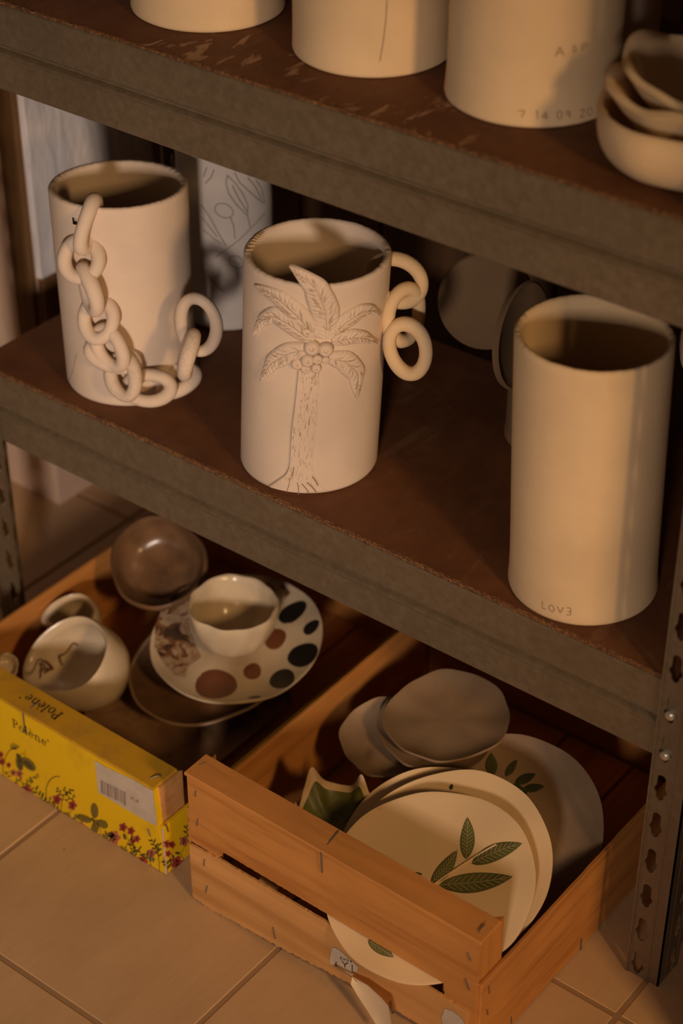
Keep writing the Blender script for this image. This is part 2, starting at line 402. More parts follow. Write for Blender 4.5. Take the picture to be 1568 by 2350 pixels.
def shelf_board(zt, m):
    nx = 90; V = []; t = 0.009; xa, xb = XL+0.002, -0.002
    for k in range(nx+1):
        x = xa+(xb-xa)*k/nx
        V += [(x, 0.0062, zt-0.0004), (x, 0.0074, zt), (x, DEP-0.006, zt), (x, DEP-0.006, zt-t), (x, 0.0062, zt-t)]
    Fc = [(k*5+i, k*5+(i+1) % 5, (k+1)*5+(i+1) % 5, (k+1)*5+i)[::-1] for k in range(nx) for i in range(5)] + [(0, 1, 2, 3, 4), tuple(nx*5+i for i in range(5))[::-1]]
    b_ = mesh('shelf_board', V, Fc, m, sh, angle=30)
    V = []; Fc = []; n2 = 420                    # frayed raw front edge of the board
    for k in range(n2+1):
        x = xa+(xb-xa)*k/n2; j = random.uniform(-1, 1); j2 = random.uniform(0, 1)**2
        V += [(x, 0.0072+0.0006*abs(j), zt+0.0002), (x, 0.0050+0.0013*j2, zt-0.0004-0.0008*j2), (x, 0.0046+0.0012*random.random(), zt-0.0024), (x, 0.0052, zt-0.0058), (x, 0.0070, zt-0.0058)]
    for k in range(n2):
        for i in range(4): Fc.append((k*5+i, k*5+i+1, (k+1)*5+i+1, (k+1)*5+i))
    e = mesh('board_edge', V, Fc, CHIP, b_, smooth=False); e['label'] = 'rough raw chipboard front edge'
shelf_board(Z1, BOARD_LO); shelf_board(Z2, BOARD_UP)

# ================================================================== VASES
class Vase:
    def __init__(s, x, y, z0, zt, r0, r1, dx=0.0, dy=0.0, wall=0.0075, tilt=0.0, foot=0.0, seed=0):
        s.x, s.y, s.z0, s.zt, s.r0, s.r1, s.dx, s.dy, s.wall, s.tilt, s.foot = x, y, z0, zt, r0, r1, dx, dy, wall, tilt, foot
        g = np.random.default_rng(seed); s.ph = g.uniform(0, 6.28, 8); s.am = g.uniform(0.3, 1, 8)
    def t(s, z): return (z-s.z0)/(s.zt-s.z0)
    def cen(s, z): t = s.t(z); return s.x+s.dx*t, s.y+s.dy*t
    def rad(s, z): t = s.t(z); return s.r0+(s.r1-s.r0)*t + s.foot*math.exp(-max(t, 0)/0.05)
    def wobble(s, th, t): return 1+0.006*(s.am[0]*math.sin(2*th+s.ph[0]+2*t)+0.5*s.am[1]*math.sin(3*th+s.ph[1]-3*t)+0.25*s.am[2]*math.sin(7*th+s.ph[2]+5*t))
    def pt(s, th, z, h=0.0, raw=False):
        cx, cy = s.cen(z); r = s.rad(z)*s.wobble(th, s.t(z))+h
        zz = z
        if s.tilt:
            d = np.array([math.cos(th), math.sin(th)]) @ TOW[:2]
            zz = z + s.tilt*d*r*max(0, s.t(z))**2
        return np.array([cx+r*math.cos(th), cy+r*math.sin(th), zz])
    def nor(s, th): return np.array([math.cos(th), math.sin(th), 0.0])
    def hit(s, px, py):
        """surface parameters under a measured image point"""
        z = 0.5*(s.z0+s.zt); d = ray(px, py)
        for _ in range(8):
            cx, cy = s.cen(z); r = s.rad(z); o = CPOS-np.array([cx, cy, 0])
            a = d[0]**2+d[1]**2; b = o[0]*d[0]+o[1]*d[1]; c = o[0]**2+o[1]**2-r*r
            t = (-b-math.sqrt(max(0, b*b-a*c)))/a; P = CPOS+d*t; z = P[2]
        return math.atan2(P[1]-cy, P[0]-cx), P[2], t
    def mesh_vf(s, N=160, M=46, hole=None):
        V = []; Fc = []; rows = []
        zs = [s.z0+0.0, s.z0+0.0015]+[s.z0+0.004+(s.zt-s.z0-0.006)*k/M for k in range(M+1)]+[s.zt]
        hs = [-0.0035, -0.001]+[0]*(M+1)+[-0.0014]
        def row(z, h):
            n = len(V)
            for k in range(N): V.append(s.pt(2*math.pi*k/N, z, h))
            rows.append(n)
        for z, h_ in zip(zs, hs): row(z, h_)
        rim_j = RNG.uniform(-3e-4, 3e-4, N)
        row(s.zt+0.0004, -s.wall*0.5); row(s.zt-0.0004, -s.wall+0.0012); row(s.zt-0.003, -s.wall)
        zi = np.linspace(s.zt-0.008, s.z0+0.009, 14)
        for z in zi: row(z, -s.wall)
        for r_ in rows[len(zs)-1:len(zs)+3]:
            for k in range(N): V[r_+k] = V[r_+k]+np.array([0, 0, rim_j[k]])
        skip = []
        if hole: 
            hp = s.pt(hole[0], hole[1])
        for i in range(len(rows)-1):
            for k in range(N):
                j = (k+1) % N; q = (rows[i]+k, rows[i]+j, rows[i+1]+j, rows[i+1]+k)
                if hole:
                    m = sum(np.asarray(V[a]) for a in q)/4
                    if np.linalg.norm(m-hp) < hole[2]: continue
                Fc.append(q)
        Fc.append(tuple(rows[0]+k for k in range(N))[::-1]); Fc.append(tuple(rows[-1]+k for k in range(N)))
        return V, Fc
    def build(s, name, m, parent=None, **k):
        V, Fc = s.mesh_vf(**k)
        return mesh(name, V, Fc, m, parent, angle=55, origin=(s.x, s.y, s.z0))

STROKE = {'A': [[(0, 0), (.5, 1), (1, 0)], [(.2, .38), (.8, .38)]], 'S': [[(.95, .85), (.6, 1), (.2, .92), (.1, .7), (.5, .52), (.9, .3), (.75, .06), (.4, 0), (.05, .14)]],
 'P': [[(.1, 0), (.1, 1), (.7, 1), (.95, .78), (.7, .52), (.1, .5)]], 'L': [[(.1, 1), (.1, 0), (.85, 0)]], 'O': [[(.5+.45*math.cos(a/12*6.2832), .5+.5*math.sin(a/12*6.2832)) for a in range(13)]],
 'V': [[(0, 1), (.5, 0), (1, 1)]], 'M3': [[(.1, 1), (.9, .95), (.9, .05), (.05, 0)], [(.3, .5), (.9, .5)]], 'I': [[(.5, 0), (.5, 1)]], 'Y': [[(0, 1), (.5, .5), (1, 1)], [(.5, .5), (.5, 0)]],
 'E': [[(.9, 1), (.1, 1), (.1, 0), (.9, 0)], [(.1, .5), (.75, .5)]], 'm': [[(.05, 0), (.05, .65)], [(.05, .5), (.25, .65), (.45, .55), (.45, 0)], [(.45, .5), (.7, .65), (.9, .55), (.9, 0)]],
 'b': [[(.1, 1), (.1, 0), (.6, 0), (.85, .3), (.6, .62), (.1, .6)]], 'a': [[(.15, .6), (.6, .65), (.75, .5), (.75, 0)], [(.75, .35), (.3, .35), (.15, .18), (.35, 0), (.75, .1)]],
 'N': [[(.1, 0), (.1, 1), (.9, 0), (.9, 1)]], '1': [[(.2, .75), (.55, 1), (.55, 0)]], '4': [[(.75, 0), (.75, 1), (.1, .3), (1, .3)]], '0': [[(.5+.4*math.cos(a/12*6.2832), .5+.5*math.sin(a/12*6.2832)) for a in range(13)]],
 '9': [[(.85, .7), (.5, .45), (.15, .7), (.5, 1), (.85, .75), (.7, 0)]], '2': [[(.1, .75), (.5, 1), (.85, .75), (.1, 0), (.9, 0)]], '7': [[(.05, .95), (.85, 1), (.9, .75), (.45, 0)]], '.': [[(.4, 0), (.5, .08)]],
 'C': [[(.9, .85), (.5, 1), (.12, .6), (.2, .2), (.5, 0), (.9, .15)]], 'T': [[(0, 1), (1, 1)], [(.5, 1), (.5, 0)]]}
def dens(P, step):
    out = [np.asarray(P[0], float)]
    for a, b in zip(P[:-1], P[1:]):
        a = np.asarray(a, float); b = np.asarray(b, float); n = max(1, int(np.linalg.norm(b-a)/step))
        out += [a+(b-a)*k/n for k in range(1, n+1)]
    return out
def stamp(vs, glyphs, wd, m, parent, name='stamped_letter'):
    """glyphs: (char, (x,y) image foot point, width px, height px, shear) traced onto the vase wall"""
    for ch, (gx, gy), w, h_, sl in glyphs:
        mb = MB()
        for st in STROKE[ch]:
            pts = dens([(gx+x*w, gy+x*w*sl-y*h_) for x, y in st], 3)
            P = []; Nn = []
            for q in pts:
                th, z, _ = vs.hit(*q); P.append(vs.pt(th, z, 0.00025)); Nn.append(vs.nor(th))
            if len(P) > 1: mb.add(*ribbon_vf(P, Nn, wd))  # flat ribbon on the wall; its dark colour paints the stamped groove's shade
        mb.build(name, m, parent, smooth=False)
def incise(vs, lines, wd, m, parent, name='incised_lines', h_=0.0002):
    mb = MB()
    for ln in lines:
        pts = dens(ln, 6); P = []; Nn = []
        for q in pts:
            th, z, _ = vs.hit(*q); P.append(vs.pt(th, z, h_)); Nn.append(vs.nor(th))
        mb.add(*ribbon_vf(P, Nn, wd))
    return mb.build(name, m, parent, smooth=False)
def link_vf(c, u, v, a, b, tr, n=40, k=12, seed=0, sq=0.0):
    u = nrm(u); v = np.asarray(v, float); v = nrm(v-u*np.dot(u, v)); g = np.random.default_rng(seed)
    ph = g.uniform(0, 6.28, 4); P = []; R = []; w = np.cross(u, v)
    for i in range(n):
        t = 2*math.pi*i/n; f = 1+0.03*math.sin(2*t+ph[0])+0.02*math.sin(3*t+ph[1])
        P.append(np.asarray(c)+u*a*f*math.cos(t)+v*b*f*math.sin(t)+w*0.0009*math.sin(2*t+ph[3])); R.append(tr*(1+0.06*math.sin(2*t+ph[2])))
    return tube_vf(P, R, k, closed=True)
def link(c, u, v, a, b, tr, m, parent, seed=0):
    return mesh('chain_link', *link_vf(c, u, v, a, b, tr, seed=seed), m, parent, angle=80)

# --- chain vase
cv = Vase(-0.7233, 0.0901, Z1, 0.5735, 0.0680, 0.0685, wall=0.0085, tilt=0.085, seed=1)
cvt = thing('chain_vase', (cv.x, cv.y, Z1), 'pale clay cylinder vase draped with a heavy clay chain', 'vase')
th, zz, _ = cv.hit(176, 517)
cv.build('body', CLAY, cvt, N=240, M=60, hole=(th, zz, 0.0050))
incise(cv, [[(176, 812), (168, 850), (153, 884)]], 0.0008, GROOVE_SHADE, cvt, 'seam_line')
RT, ZU, TW = CR, UPZ, TOW
TC = nrm(-CF)
def zc3(x, y): return x/2.613, 300+y/2.613
def on(vs, px, py, off):
    th, z, t = vs.hit(px, py); return vs.pt(th, z, off)
def cl(px, py, off, u, v, a, b, seed, vs=cv, tr=0.0064, par=None, m=CLAY, dep=None):
    c = PD(px, py, dep) if dep else PD(px, py, vs.hit(px, py)[2]-off*1.25)
    return link(c, u, v, a, b, tr, m, par or cvt, seed)
def dirn(dx, dy, dn=0.0):                 # image-like direction on the wall: right, up, out
    return RT*dx + ZU*dy + TW*dn
def vd(dx, dy, dn=0.0): return CR*dx + CU*dy + TC*dn
CLR = clay('cracked_clay', (0.64, 0.505, 0.39))
_nt = CLR.node_tree; _v = N_(_nt, 'ShaderNodeTexVoronoi', feature='DISTANCE_TO_EDGE'); _v.inputs['Scale'].default_value = 150; _v.inputs['Randomness'].default_value = 1.0
_nt.links.new(coords(_nt), _v.inputs['Vector']); bump(_nt, _nt.nodes['Principled BSDF'], ramp(_nt, _v.outputs['Distance'], [(0.0, (0, 0, 0)), (0.035, (1, 1, 1))]), 0.5, 0.0007)
TRL = 0.0069
cl(*zc3(535, 560), -0.002, vd(.27, 1, .1), vd(-.15, 0, 1), 0.0235, 0.0150, 1, tr=0.0074)                     # over the rim
cl(*zc3(490, 768), 0.0095, vd(0.08, 1, 0), vd(1, 0, .2), 0.0185, 0.0180, 2, tr=TRL)
cl(*zc3(540, 952), 0.0150, vd(-.30, 1, .15), vd(.30, 0, 1), 0.0205, 0.0140, 3, tr=0.0078)
cl(*zc3(592, 1130), 0.0090, vd(-.10, 1, 0), vd(1, 0, .35), 0.0188, 0.0158, 4, tr=TRL)
cl(*zc3(660, 1300), 0.0160, vd(-.50, 1, .2), vd(.75, .3, .75), 0.0205, 0.0150, 5, tr=TRL)
cl(*zc3(675, 1350), 0.0080, vd(1, -.30, 0), vd(.2, .8, -.4), 0.0235, 0.0115, 6, tr=TRL)
cl(*zc3(742, 1472), 0.0190, vd(-.16, 1, 0), vd(.85, .15, .55), 0.0200, 0.0150, 7, tr=TRL, m=CLR)
cl(*zc3(893, 1542), 0.0160, vd(1, -.02, .1), vd(0, 1, -.15), 0.0215, 0.0140, 8, tr=TRL)
cl(*zc3(1064, 1500), 0.0130, vd(1, .38, .25), vd(-.2, .8, -.5), 0.0205, 0.0125, 9, tr=TRL, m=CLR)
cl(*zc3(1128, 1345), 0, vd(.24, 1, .1), vd(.16, 0, 1), 0.0195, 0.0130, 10, tr=0.0076, m=CLR, dep=1.852)
dK = 1.872
cl(*zc3(1190, 1162), 0, vd(-.22, 1, 0), vd(1, .18, -.25), 0.0255, 0.0178, 11, dep=dK, tr=0.0062)

# --- palm vase
pv = Vase(-0.4786, 0.0808, Z1, 0.587, 0.0665, 0.0675, dx=0.0130, wall=0.0075, seed=3)
pvt = thing('palm_tree_vase', (pv.x, pv.y, Z1), 'pale clay cylinder vase with a palm tree in relief', 'vase')
pv.build('body', CLAY, pvt, N=200, M=60)
def zp(x, y): return 500+x/2.613, 440+y/2.613
def smooth_line(P, n):
    P = np.array(P, float); t = np.concatenate([[0], np.cumsum(np.linalg.norm(np.diff(P, axis=0), axis=1))]); t /= t[-1]
    q = np.linspace(0, 1, n); 
    # Catmull-like: cubic through numpy interpolation twice smoothed
    X = np.interp(q, t, P[:, 0]); Y_ = np.interp(q, t, P[:, 1])
    for _ in range(int(n/6)):
        X[1:-1] = (X[:-2]+2*X[1:-1]+X[2:])/4; Y_[1:-1] = (Y_[:-2]+2*Y_[1:-1]+Y_[2:])/4
    return np.stack([X, Y_], 1)
VEIN_SHADE = clay('vein_groove_shade', (0.40, 0.285, 0.19), bs=0.1)  # darker tone paints the shade in the frond vein cuts
def vein_lines(mb, fp_, nv, g):
    for k in range(int(nv*3)):
        s0 = g.uniform(0.08, 0.86); sd = 1 if k % 2 else -1; t0 = g.uniform(0.02, 0.3); ln = g.uniform(0.05, 0.11); t1 = min(0.85, t0+g.uniform(0.25, 0.5))
        Q = [fp_(s0+ln*q, sd*(t0+(t1-t0)*q)) for q in (0, .25, .5, .75, 1)]
        mb.add(*ribbon_vf([q[0] for q in Q], [q[1] for q in Q], [0.0003, 0.0006, 0.0006, 0.0005, 0.0002]))
    Q = [fp_(q, 0.0) for q in np.linspace(0.1, 0.95, 24)]; mb.add(*ribbon_vf([q[0] for q in Q], [q[1] for q in Q], 0.0005))
def frond(mid, hw, left_cut=1.0, ht=0.0044, nv=11, seed=0, name='palm_frond'):
    NS, NT = 110, 34
    g = np.random.default_rng(seed)
    L = smooth_line([zp(*p) for p in mid], NS+1)
    uv = np.array([pv.hit(*p)[:2] for p in L])           # theta, z
    S = np.stack([uv[:, 0]*pv.r0, uv[:, 1]], 1); T = np.gradient(S, axis=0); T /= np.linalg.norm(T, axis=1)[:, None]
    Nn = np.stack([-T[:, 1], T[:, 0]], 1)
    HW = 1.12*hw/2.613/2400.0
    V = []
    for i in range(NS+1):
        s = i/NS; w = HW*max(0.03, (math.sin(math.pi*min(1, s*0.93+0.07)**0.8))**0.75)
        for j in range(NT+1):
            t = -1+2*j/NT
            q = S[i]+Nn[i]*t*w
            e = 1-abs(t)**5
            h_ = ht*(0.20+0.8*e)*(1-0.25*s)*min(1, s*6+0.5) if 0 < j < NT and 0 < i < NS else -0.0006
            if 0 < j < NT:
                h_ += 0.0007*(1-abs(t))                                  # slightly domed
                if abs(t) < 0.07: h_ -= 0.0011                           # mid rib groove
                ph = (s*nv*1.6 - abs(t)*1.5 + (0.5 if t > 0 else 0)) % 1.0
                jit = math.sin(13.1*math.floor(s*nv*1.6-abs(t)*1.5)+seed)
                if ph < 0.16 and 0.1 < abs(t) < 0.78+0.15*jit and s > 0.05: h_ -= 0.0010*(0.7+0.3*jit)
            V.append(pv.pt(q[0]/pv.r0, q[1], h_))
    W_ = NT+1
    Fc = [(i*W_+j, (i+1)*W_+j, (i+1)*W_+j+1, i*W_+j+1) for i in range(NS) for j in range(NT)]
    n = len(V)                                                           # back face keeps the free tip solid
    for i in range(NS+1):
        for j in (0, NT): 
            pass
    fo = mesh(name, V, Fc, CLAY, pvt, angle=70)
    mb = MB()
    def fp_(s, t):
        i = min(NS, max(0, int(round(s*NS)))); j = min(NT-1, max(1, int(round((t+1)/2*NT))))
        th = math.atan2(*(V[i*W_+j]-np.array([*pv.cen(V[i*W_+j][2]), 0]))[[1, 0]]); return V[i*W_+j]+pv.nor(th)*0.0003, pv.nor(th)
    vein_lines(mb, fp_, nv, g); mb.build('frond_veins', VEIN_SHADE, fo, smooth=False)
    return fo
frond([(600, 870), (480, 735), (380, 640), (228, 553)], 62, seed=2, nv=12)
frond([(575, 890), (450, 795), (345, 735), (270, 765), (222, 858)], 58, seed=3, nv=10)
frond([(545, 930), (430, 960), (330, 1020), (265, 1130)], 58, seed=4, nv=9)
frond([(690, 840), (760, 775), (850, 715), (910, 700), (962, 742)], 52, seed=5, nv=9)
frond([(680, 890), (800, 865), (870, 868), (945, 908)], 46, seed=6, nv=8)
frond([(660, 985), (760, 1010), (830, 1080), (825, 1230)], 60, seed=7, nv=9)
# the tallest frond rises free above the rim: closed solid leaf
def free_frond():
    L = smooth_line([zp(*p) for p in [(655, 870), (645, 710), (590, 570), (436, 430)]], 111); NT = 34
    uv = np.array([pv.hit(*p)[:2] for p in L]); S = np.stack([uv[:, 0]*pv.r0, uv[:, 1]], 1); T = np.gradient(S, axis=0); T /= np.linalg.norm(T, axis=1)[:, None]
    Nn = np.stack([-T[:, 1], T[:, 0]], 1); HW = 80/2.613/2400; V = []; B = []
    for i in range(111):
        s = i/110; w = HW*max(0.03, (math.sin(math.pi*min(1, s*0.92+0.08)**0.75))**0.75)
        for j in range(NT+1):
            t = -1+2*j/NT; q = S[i]+Nn[i]*t*w; inn = 0 < j < NT and 0 < i < 110
            h_ = 0.0048*(0.3+0.7*(1-abs(t)**5)) if inn else 0.0008
            if inn:
                if abs(t) < 0.06: h_ -= 0.0012
                ph = (s*20-abs(t)*1.6) % 1.0
                if ph < 0.17 and 0.1 < abs(t) < 0.8: h_ -= 0.0010
            V.append(pv.pt(q[0]/pv.r0, q[1], h_)); B.append(pv.pt(q[0]/pv.r0, q[1], -0.0008 if inn else 0.0007))
    W_ = NT+1; n = len(V)
    Fc = [(i*W_+j, (i+1)*W_+j, (i+1)*W_+j+1, i*W_+j+1) for i in range(110) for j in range(NT)]
    Fc += [tuple(n+k for k in f)[::-1] for f in Fc]
    fo = mesh('palm_frond', V+B, Fc, CLAY, pvt, angle=70); mb = MB()
    def fp_(s, t):
        i = min(110, max(0, int(round(s*110)))); j = min(NT-1, max(1, int(round((t+1)/2*NT))))
        p = V[i*W_+j]; c = pv.cen(p[2]); th = math.atan2(p[1]-c[1], p[0]-c[0]); return p+pv.nor(th)*0.0003, pv.nor(th)
    vein_lines(mb, fp_, 14, np.random.default_rng(8)); mb.build('frond_veins', VEIN_SHADE, fo, smooth=False)
free_frond()
def trunk():
    NS, NT = 230, 60; V = []; g = np.random.default_rng(5)
    lft = smooth_line([zp(*p) for p in [(482, 1055), (462, 1250), (440, 1420), (428, 1640), (405, 1690), (300, 1758)]], NS+1)
    rgt = smooth_line([zp(*p) for p in [(615, 1055), (606, 1250), (592, 1420), (568, 1640), (585, 1710), (648, 1790)]], NS+1)
    # sample both sides by height
    rows = []
    for i in range(NS+1):
        s = i/NS; a, b = lft[i], rgt[i]; rows.append((a, b))
    dash = {}
    H_ = np.zeros((NS+1, NT+1))
    for k in range(150):                                                # short vertical bark cuts
        jc = g.integers(4, NT-3); i0 = g.integers(2, NS-22); ln = g.integers(6, 18); dr = g.uniform(-0.12, 0.12)
        for q in range(ln): 
            jj = int(round(jc+dr*q)); H_[i0+q, min(NT-1, max(1, jj))] -= 0.0010*(1-abs(2*q/ln-1)**4)
    for i in range(NS+1):
        a, b = rows[i]
        for j in range(NT+1):
            t = j/NT; p = a+(b-a)*t; p = p+np.array([0, 10*math.sin(math.pi*t)*(i/NS)**3])
            th, z, _ = pv.hit(*p); z = max(z, Z1+0.001)
            e = min(1, t/0.06)*(1-0.75*t)                               # deep cut on the left, fading to the right
            h_ = 0.0034*e if 0 < j < NT and 0 < i < NS else -0.0005
            if 0 < j < NT: h_ += H_[i, j]
            V.append(pv.pt(th, z, h_))
    W_ = NT+1
    Fc = [(i*W_+j, (i+1)*W_+j, (i+1)*W_+j+1, i*W_+j+1) for i in range(NS) for j in range(NT)]
    mesh('palm_trunk', V, Fc, CLAY, pvt, angle=75)
    mb = MB()
    for (x0, y0, x1, y1) in ((440, 1690, 418, 1795), (480, 1735, 486, 1808), (505, 1745, 548, 1800), (535, 1735, 590, 1795), (410, 1725, 375, 1775), (455, 1630, 450, 1700), (565, 1700, 600, 1755)):
        P = []; Nn = []
        for q in dens([zp(x0, y0), zp((x0+x1)/2+4, (y0+y1)/2), zp(x1, y1)], 5):
            th, z, _ = pv.hit(*q); P.append(pv.pt(th, max(z, Z1+.001), 0.0028)); Nn.append(pv.nor(th))
        mb.add(*ribbon_vf(P, Nn, 0.0007))
    mb.build('root_lines', GROOVE_SHADE, pvt, smooth=False)
trunk()
for k, (x, y, r) in enumerate([(565, 925, 47), (645, 935, 44), (540, 1000, 40), (480, 1022, 36), (597, 995, 30), (530, 1050, 30), (590, 1050, 30), (645, 1000, 24)]):
    px, py = zp(x, y); th, z, _ = pv.hit(px, py); n, u, v = basis(pv.nor(th)); R = r/2.613/2400
    prof = [(R, -0.001), (R, 0.30*R), (0.93*R, 0.60*R), (0.72*R, 0.86*R), (0.48*R, 0.99*R), (0.36*R, 1.0*R), (0.27*R, 0.90*R), (0.22*R, 0.52*R), (0, 0.42*R)]
    c = pv.pt(th, z, 0.0012+0.0004*(k % 3)); off = nrm(TC*0.3+n)
    V, Fc = lathe_vf(prof, c, off, *basis(off)[1:], N=24); mesh('coconut', V, Fc, CLAY, pvt, angle=80)
for k in range(6):                                                      # notches pressed into the rim
    px, py = 566+k*4.6, 574-k*9.5+0.6*k*k
    p = FZ(px+6, py, 0.5878); d = nrm(np.array([p[0]-pv.x-pv.dx, p[1]-pv.y, 0])); t = np.cross(UPZ, d)
    slab('rim_notch', p-d*0.0038-t*0.0008, d*0.0066, t*0.0015, UPZ*0.0008, CLAYW, pvt, bev=0.0003)
dp = 1.760
for (x, y, u, v, a, b, sd, dd) in [(1070, 530, dirn(1, -.55, -.1), dirn(.5, .8, -.55), 0.0270, 0.0180, 21, -0.006), (1118, 740, dirn(.06, 1, -.2), dirn(1, 0, -.75), 0.0245, 0.0185, 22, 0.004), (1140, 942, dirn(-.14, 1, -.2), dirn(1, .05, .35), 0.0250, 0.0170, 23, -0.002)]:
    link(PD(*zp(x, y), dp+dd), u, v, a, b, 0.0068, CLAYW, pvt, sd)

# --- LOVE vase
lv = Vase(-0.1608, 0.0761, Z1, 0.6091, 0.0655, 0.0662, dx=-0.0095, wall=0.0065, foot=0.0022, seed=5)
lvt = thing('stamped_vase', (lv.x, lv.y, Z1), 'tall smooth tan clay cylinder vase stamped LOVE beside the steel post', 'vase')
lv.build('body', CLAYW, lvt, N=180)
zl = lambda x, y: (1200+x/9.8, 1350+y/9.8)
stamp(lv, [('L', zl(435, 450), 10.5, 17, .12), ('O', zl(590, 500), 13, 15, .35), ('V', zl(780, 545), 14, 14.5, .12), ('M3', zl(985, 590), 11, 17, .12)], 0.0008, GROOVE_SHADE, lvt)

# --- leaf vase at the back
gv = Vase(-0.7318, 0.2556, Z1, 0.60, 0.0505, 0.0505, wall=0.008, seed=6)
gvt = thing('leaf_vase', (gv.x, gv.y, Z1), 'grey clay vase with incised olive leaves behind the chain vase', 'vase')
gv.build('body', CLAYG, gvt)
zg = lambda L: [(430+x/5.34, 340+y/5.34) for x, y in L]
def ell(cx, cy, a, b, rot, n=20): 
    return [(cx+a*math.cos(t)*math.cos(rot)-b*math.sin(t)*math.sin(rot), cy+a*math.cos(t)*math.sin(rot)+b*math.sin(t)*math.cos(rot)) for t in np.linspace(0, 2*math.pi, n)]
incise(gv, [zg(l) for l in ([(490, 330), (475, 430), (510, 560), (600, 690), (740, 830)], [(490, 330), (590, 430), (680, 560), (740, 690), (740, 830)], [(550, 450), (620, 600), (735, 780)], [(740, 830), (770, 970)],
   [(580, 300), (640, 420), (760, 530), (850, 610), (950, 680)], [(740, 360), (840, 480), (910, 620)], [(840, 390), (910, 490), (950, 660)], ell(450, 765, 118, 82, .45), [(530, 850), (570, 960), (585, 1110)],
   [(170, 690), (270, 830), (370, 1020), (475, 1200)], [(180, 840), (270, 960), (370, 1090)], [(200, 1000), (330, 1110), (420, 1170)], [(350, 1330), (480, 1240), (640, 1120), (800, 960), (950, 800)], ell(600, 1395, 95, 70, .5), [(250, 1560), (340, 1660), (450, 1760)], [(240, 230), (200, 350)], [(330, 260), (290, 360), (220, 430)])], 0.0011, clay('grey_groove_shade', (0.20, 0.165, 0.14), bs=0.1), gvt)  # incisions are surface ribbons, their shade put into the dark grey colour

# --- a round plate on edge and a disc-eared vase deep on the middle shelf
n, u, v = frame(30, 24); c = PY(1117, 690, 0.300)
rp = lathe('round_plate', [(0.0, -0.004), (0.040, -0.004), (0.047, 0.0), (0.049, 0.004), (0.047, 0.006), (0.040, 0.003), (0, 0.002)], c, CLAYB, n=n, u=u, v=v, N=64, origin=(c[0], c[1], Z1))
tag(rp, 'round brown clay plate on edge in shadow behind the hanging links', 'plate')
ev = Vase(-0.3060, 0.268, Z1, 0.470, 0.0560, 0.0560, wall=0.007, foot=0.003, seed=9)
evt = thing('disc_vase', (ev.x, ev.y, Z1), 'brown clay vase with big disc ears half hidden behind the stamped vase', 'vase')
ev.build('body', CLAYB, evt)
c = PY(1187, 768, 0.225); n, u, v = frame(96, 6)
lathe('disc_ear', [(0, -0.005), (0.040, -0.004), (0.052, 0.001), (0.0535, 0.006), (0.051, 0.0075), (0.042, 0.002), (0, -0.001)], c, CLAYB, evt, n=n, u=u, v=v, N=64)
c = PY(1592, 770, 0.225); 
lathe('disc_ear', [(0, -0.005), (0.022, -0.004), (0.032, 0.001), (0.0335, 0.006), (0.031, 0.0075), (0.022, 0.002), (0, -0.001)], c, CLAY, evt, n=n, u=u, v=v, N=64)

# --- vases and bowls on the upper shelf
u1 = Vase(-0.6157, 0.114, Z2, 1.00, 0.069, 0.069, seed=11, foot=0.001); o = u1.build('cylinder_vase', CLAYW)
tag(o, 'pale clay cylinder vase at the left end of the upper shelf', 'vase', 'cylinder vases on the upper shelf')
u2 = Vase(-0.4386, 0.1246, Z2, 1.02, 0.0684, 0.0690, seed=12, foot=0.001)
t2 = thing('cylinder_vase', (u2.x, u2.y, Z2), 'clay cylinder vase with a vertical seam, second from left on upper shelf', 'vase', 'cylinder vases on the upper shelf')
u2.build('body', CLAYW, t2)
incise(u2, [[(888, 0), (886, 45), (879, 100), (872, 140)]], 0.0009, GROOVE_SHADE, t2, 'seam_line')
u3 = Vase(-0.2775, 0.1282, Z2, 1.06, 0.0702, 0.0690, seed=13, foot=0.0025)
t3 = thing('dated_vase', (u3.x, u3.y, Z2), 'tall tan clay vase stamped with initials and a date beside the bowls', 'vase', 'cylinder vases on the upper shelf')
u3.build('body', CLAYW, t3)
zs3 = lambda x, y: (1150+x/6.27, 70+y/6.27)
stamp(u3, [('A', zs3(785, 375), 20, 21, -.1), ('S', zs3(1020, 310), 12, 14, -.1), ('P', zs3(1160, 305), 15, 18, -.1), ('7', zs3(240, 1245), 18, 15, 0), ('1', zs3(490, 1270), 10, 20, 0), ('4', zs3(580, 1275), 16, 16, 0), ('0', zs3(800, 1275), 14, 18, -.05), ('9', zs3(925, 1270), 14, 18, -.1), ('.', zs3(1040, 1265), 8, 10, -.1), ('2', zs3(1130, 1255), 15, 18, -.15), ('0', zs3(1240, 1235), 14, 18, -.2)], 0.0009, GROOVE_SHADE, t3)
u4 = Vase(-0.3107, 0.262, Z2, 1.00, 0.064, 0.064, seed=14); o = u4.build('cylinder_vase', CLAY)
tag(o, 'clay cylinder vase half hidden behind the dated vase', 'vase', 'cylinder vases on the upper shelf')
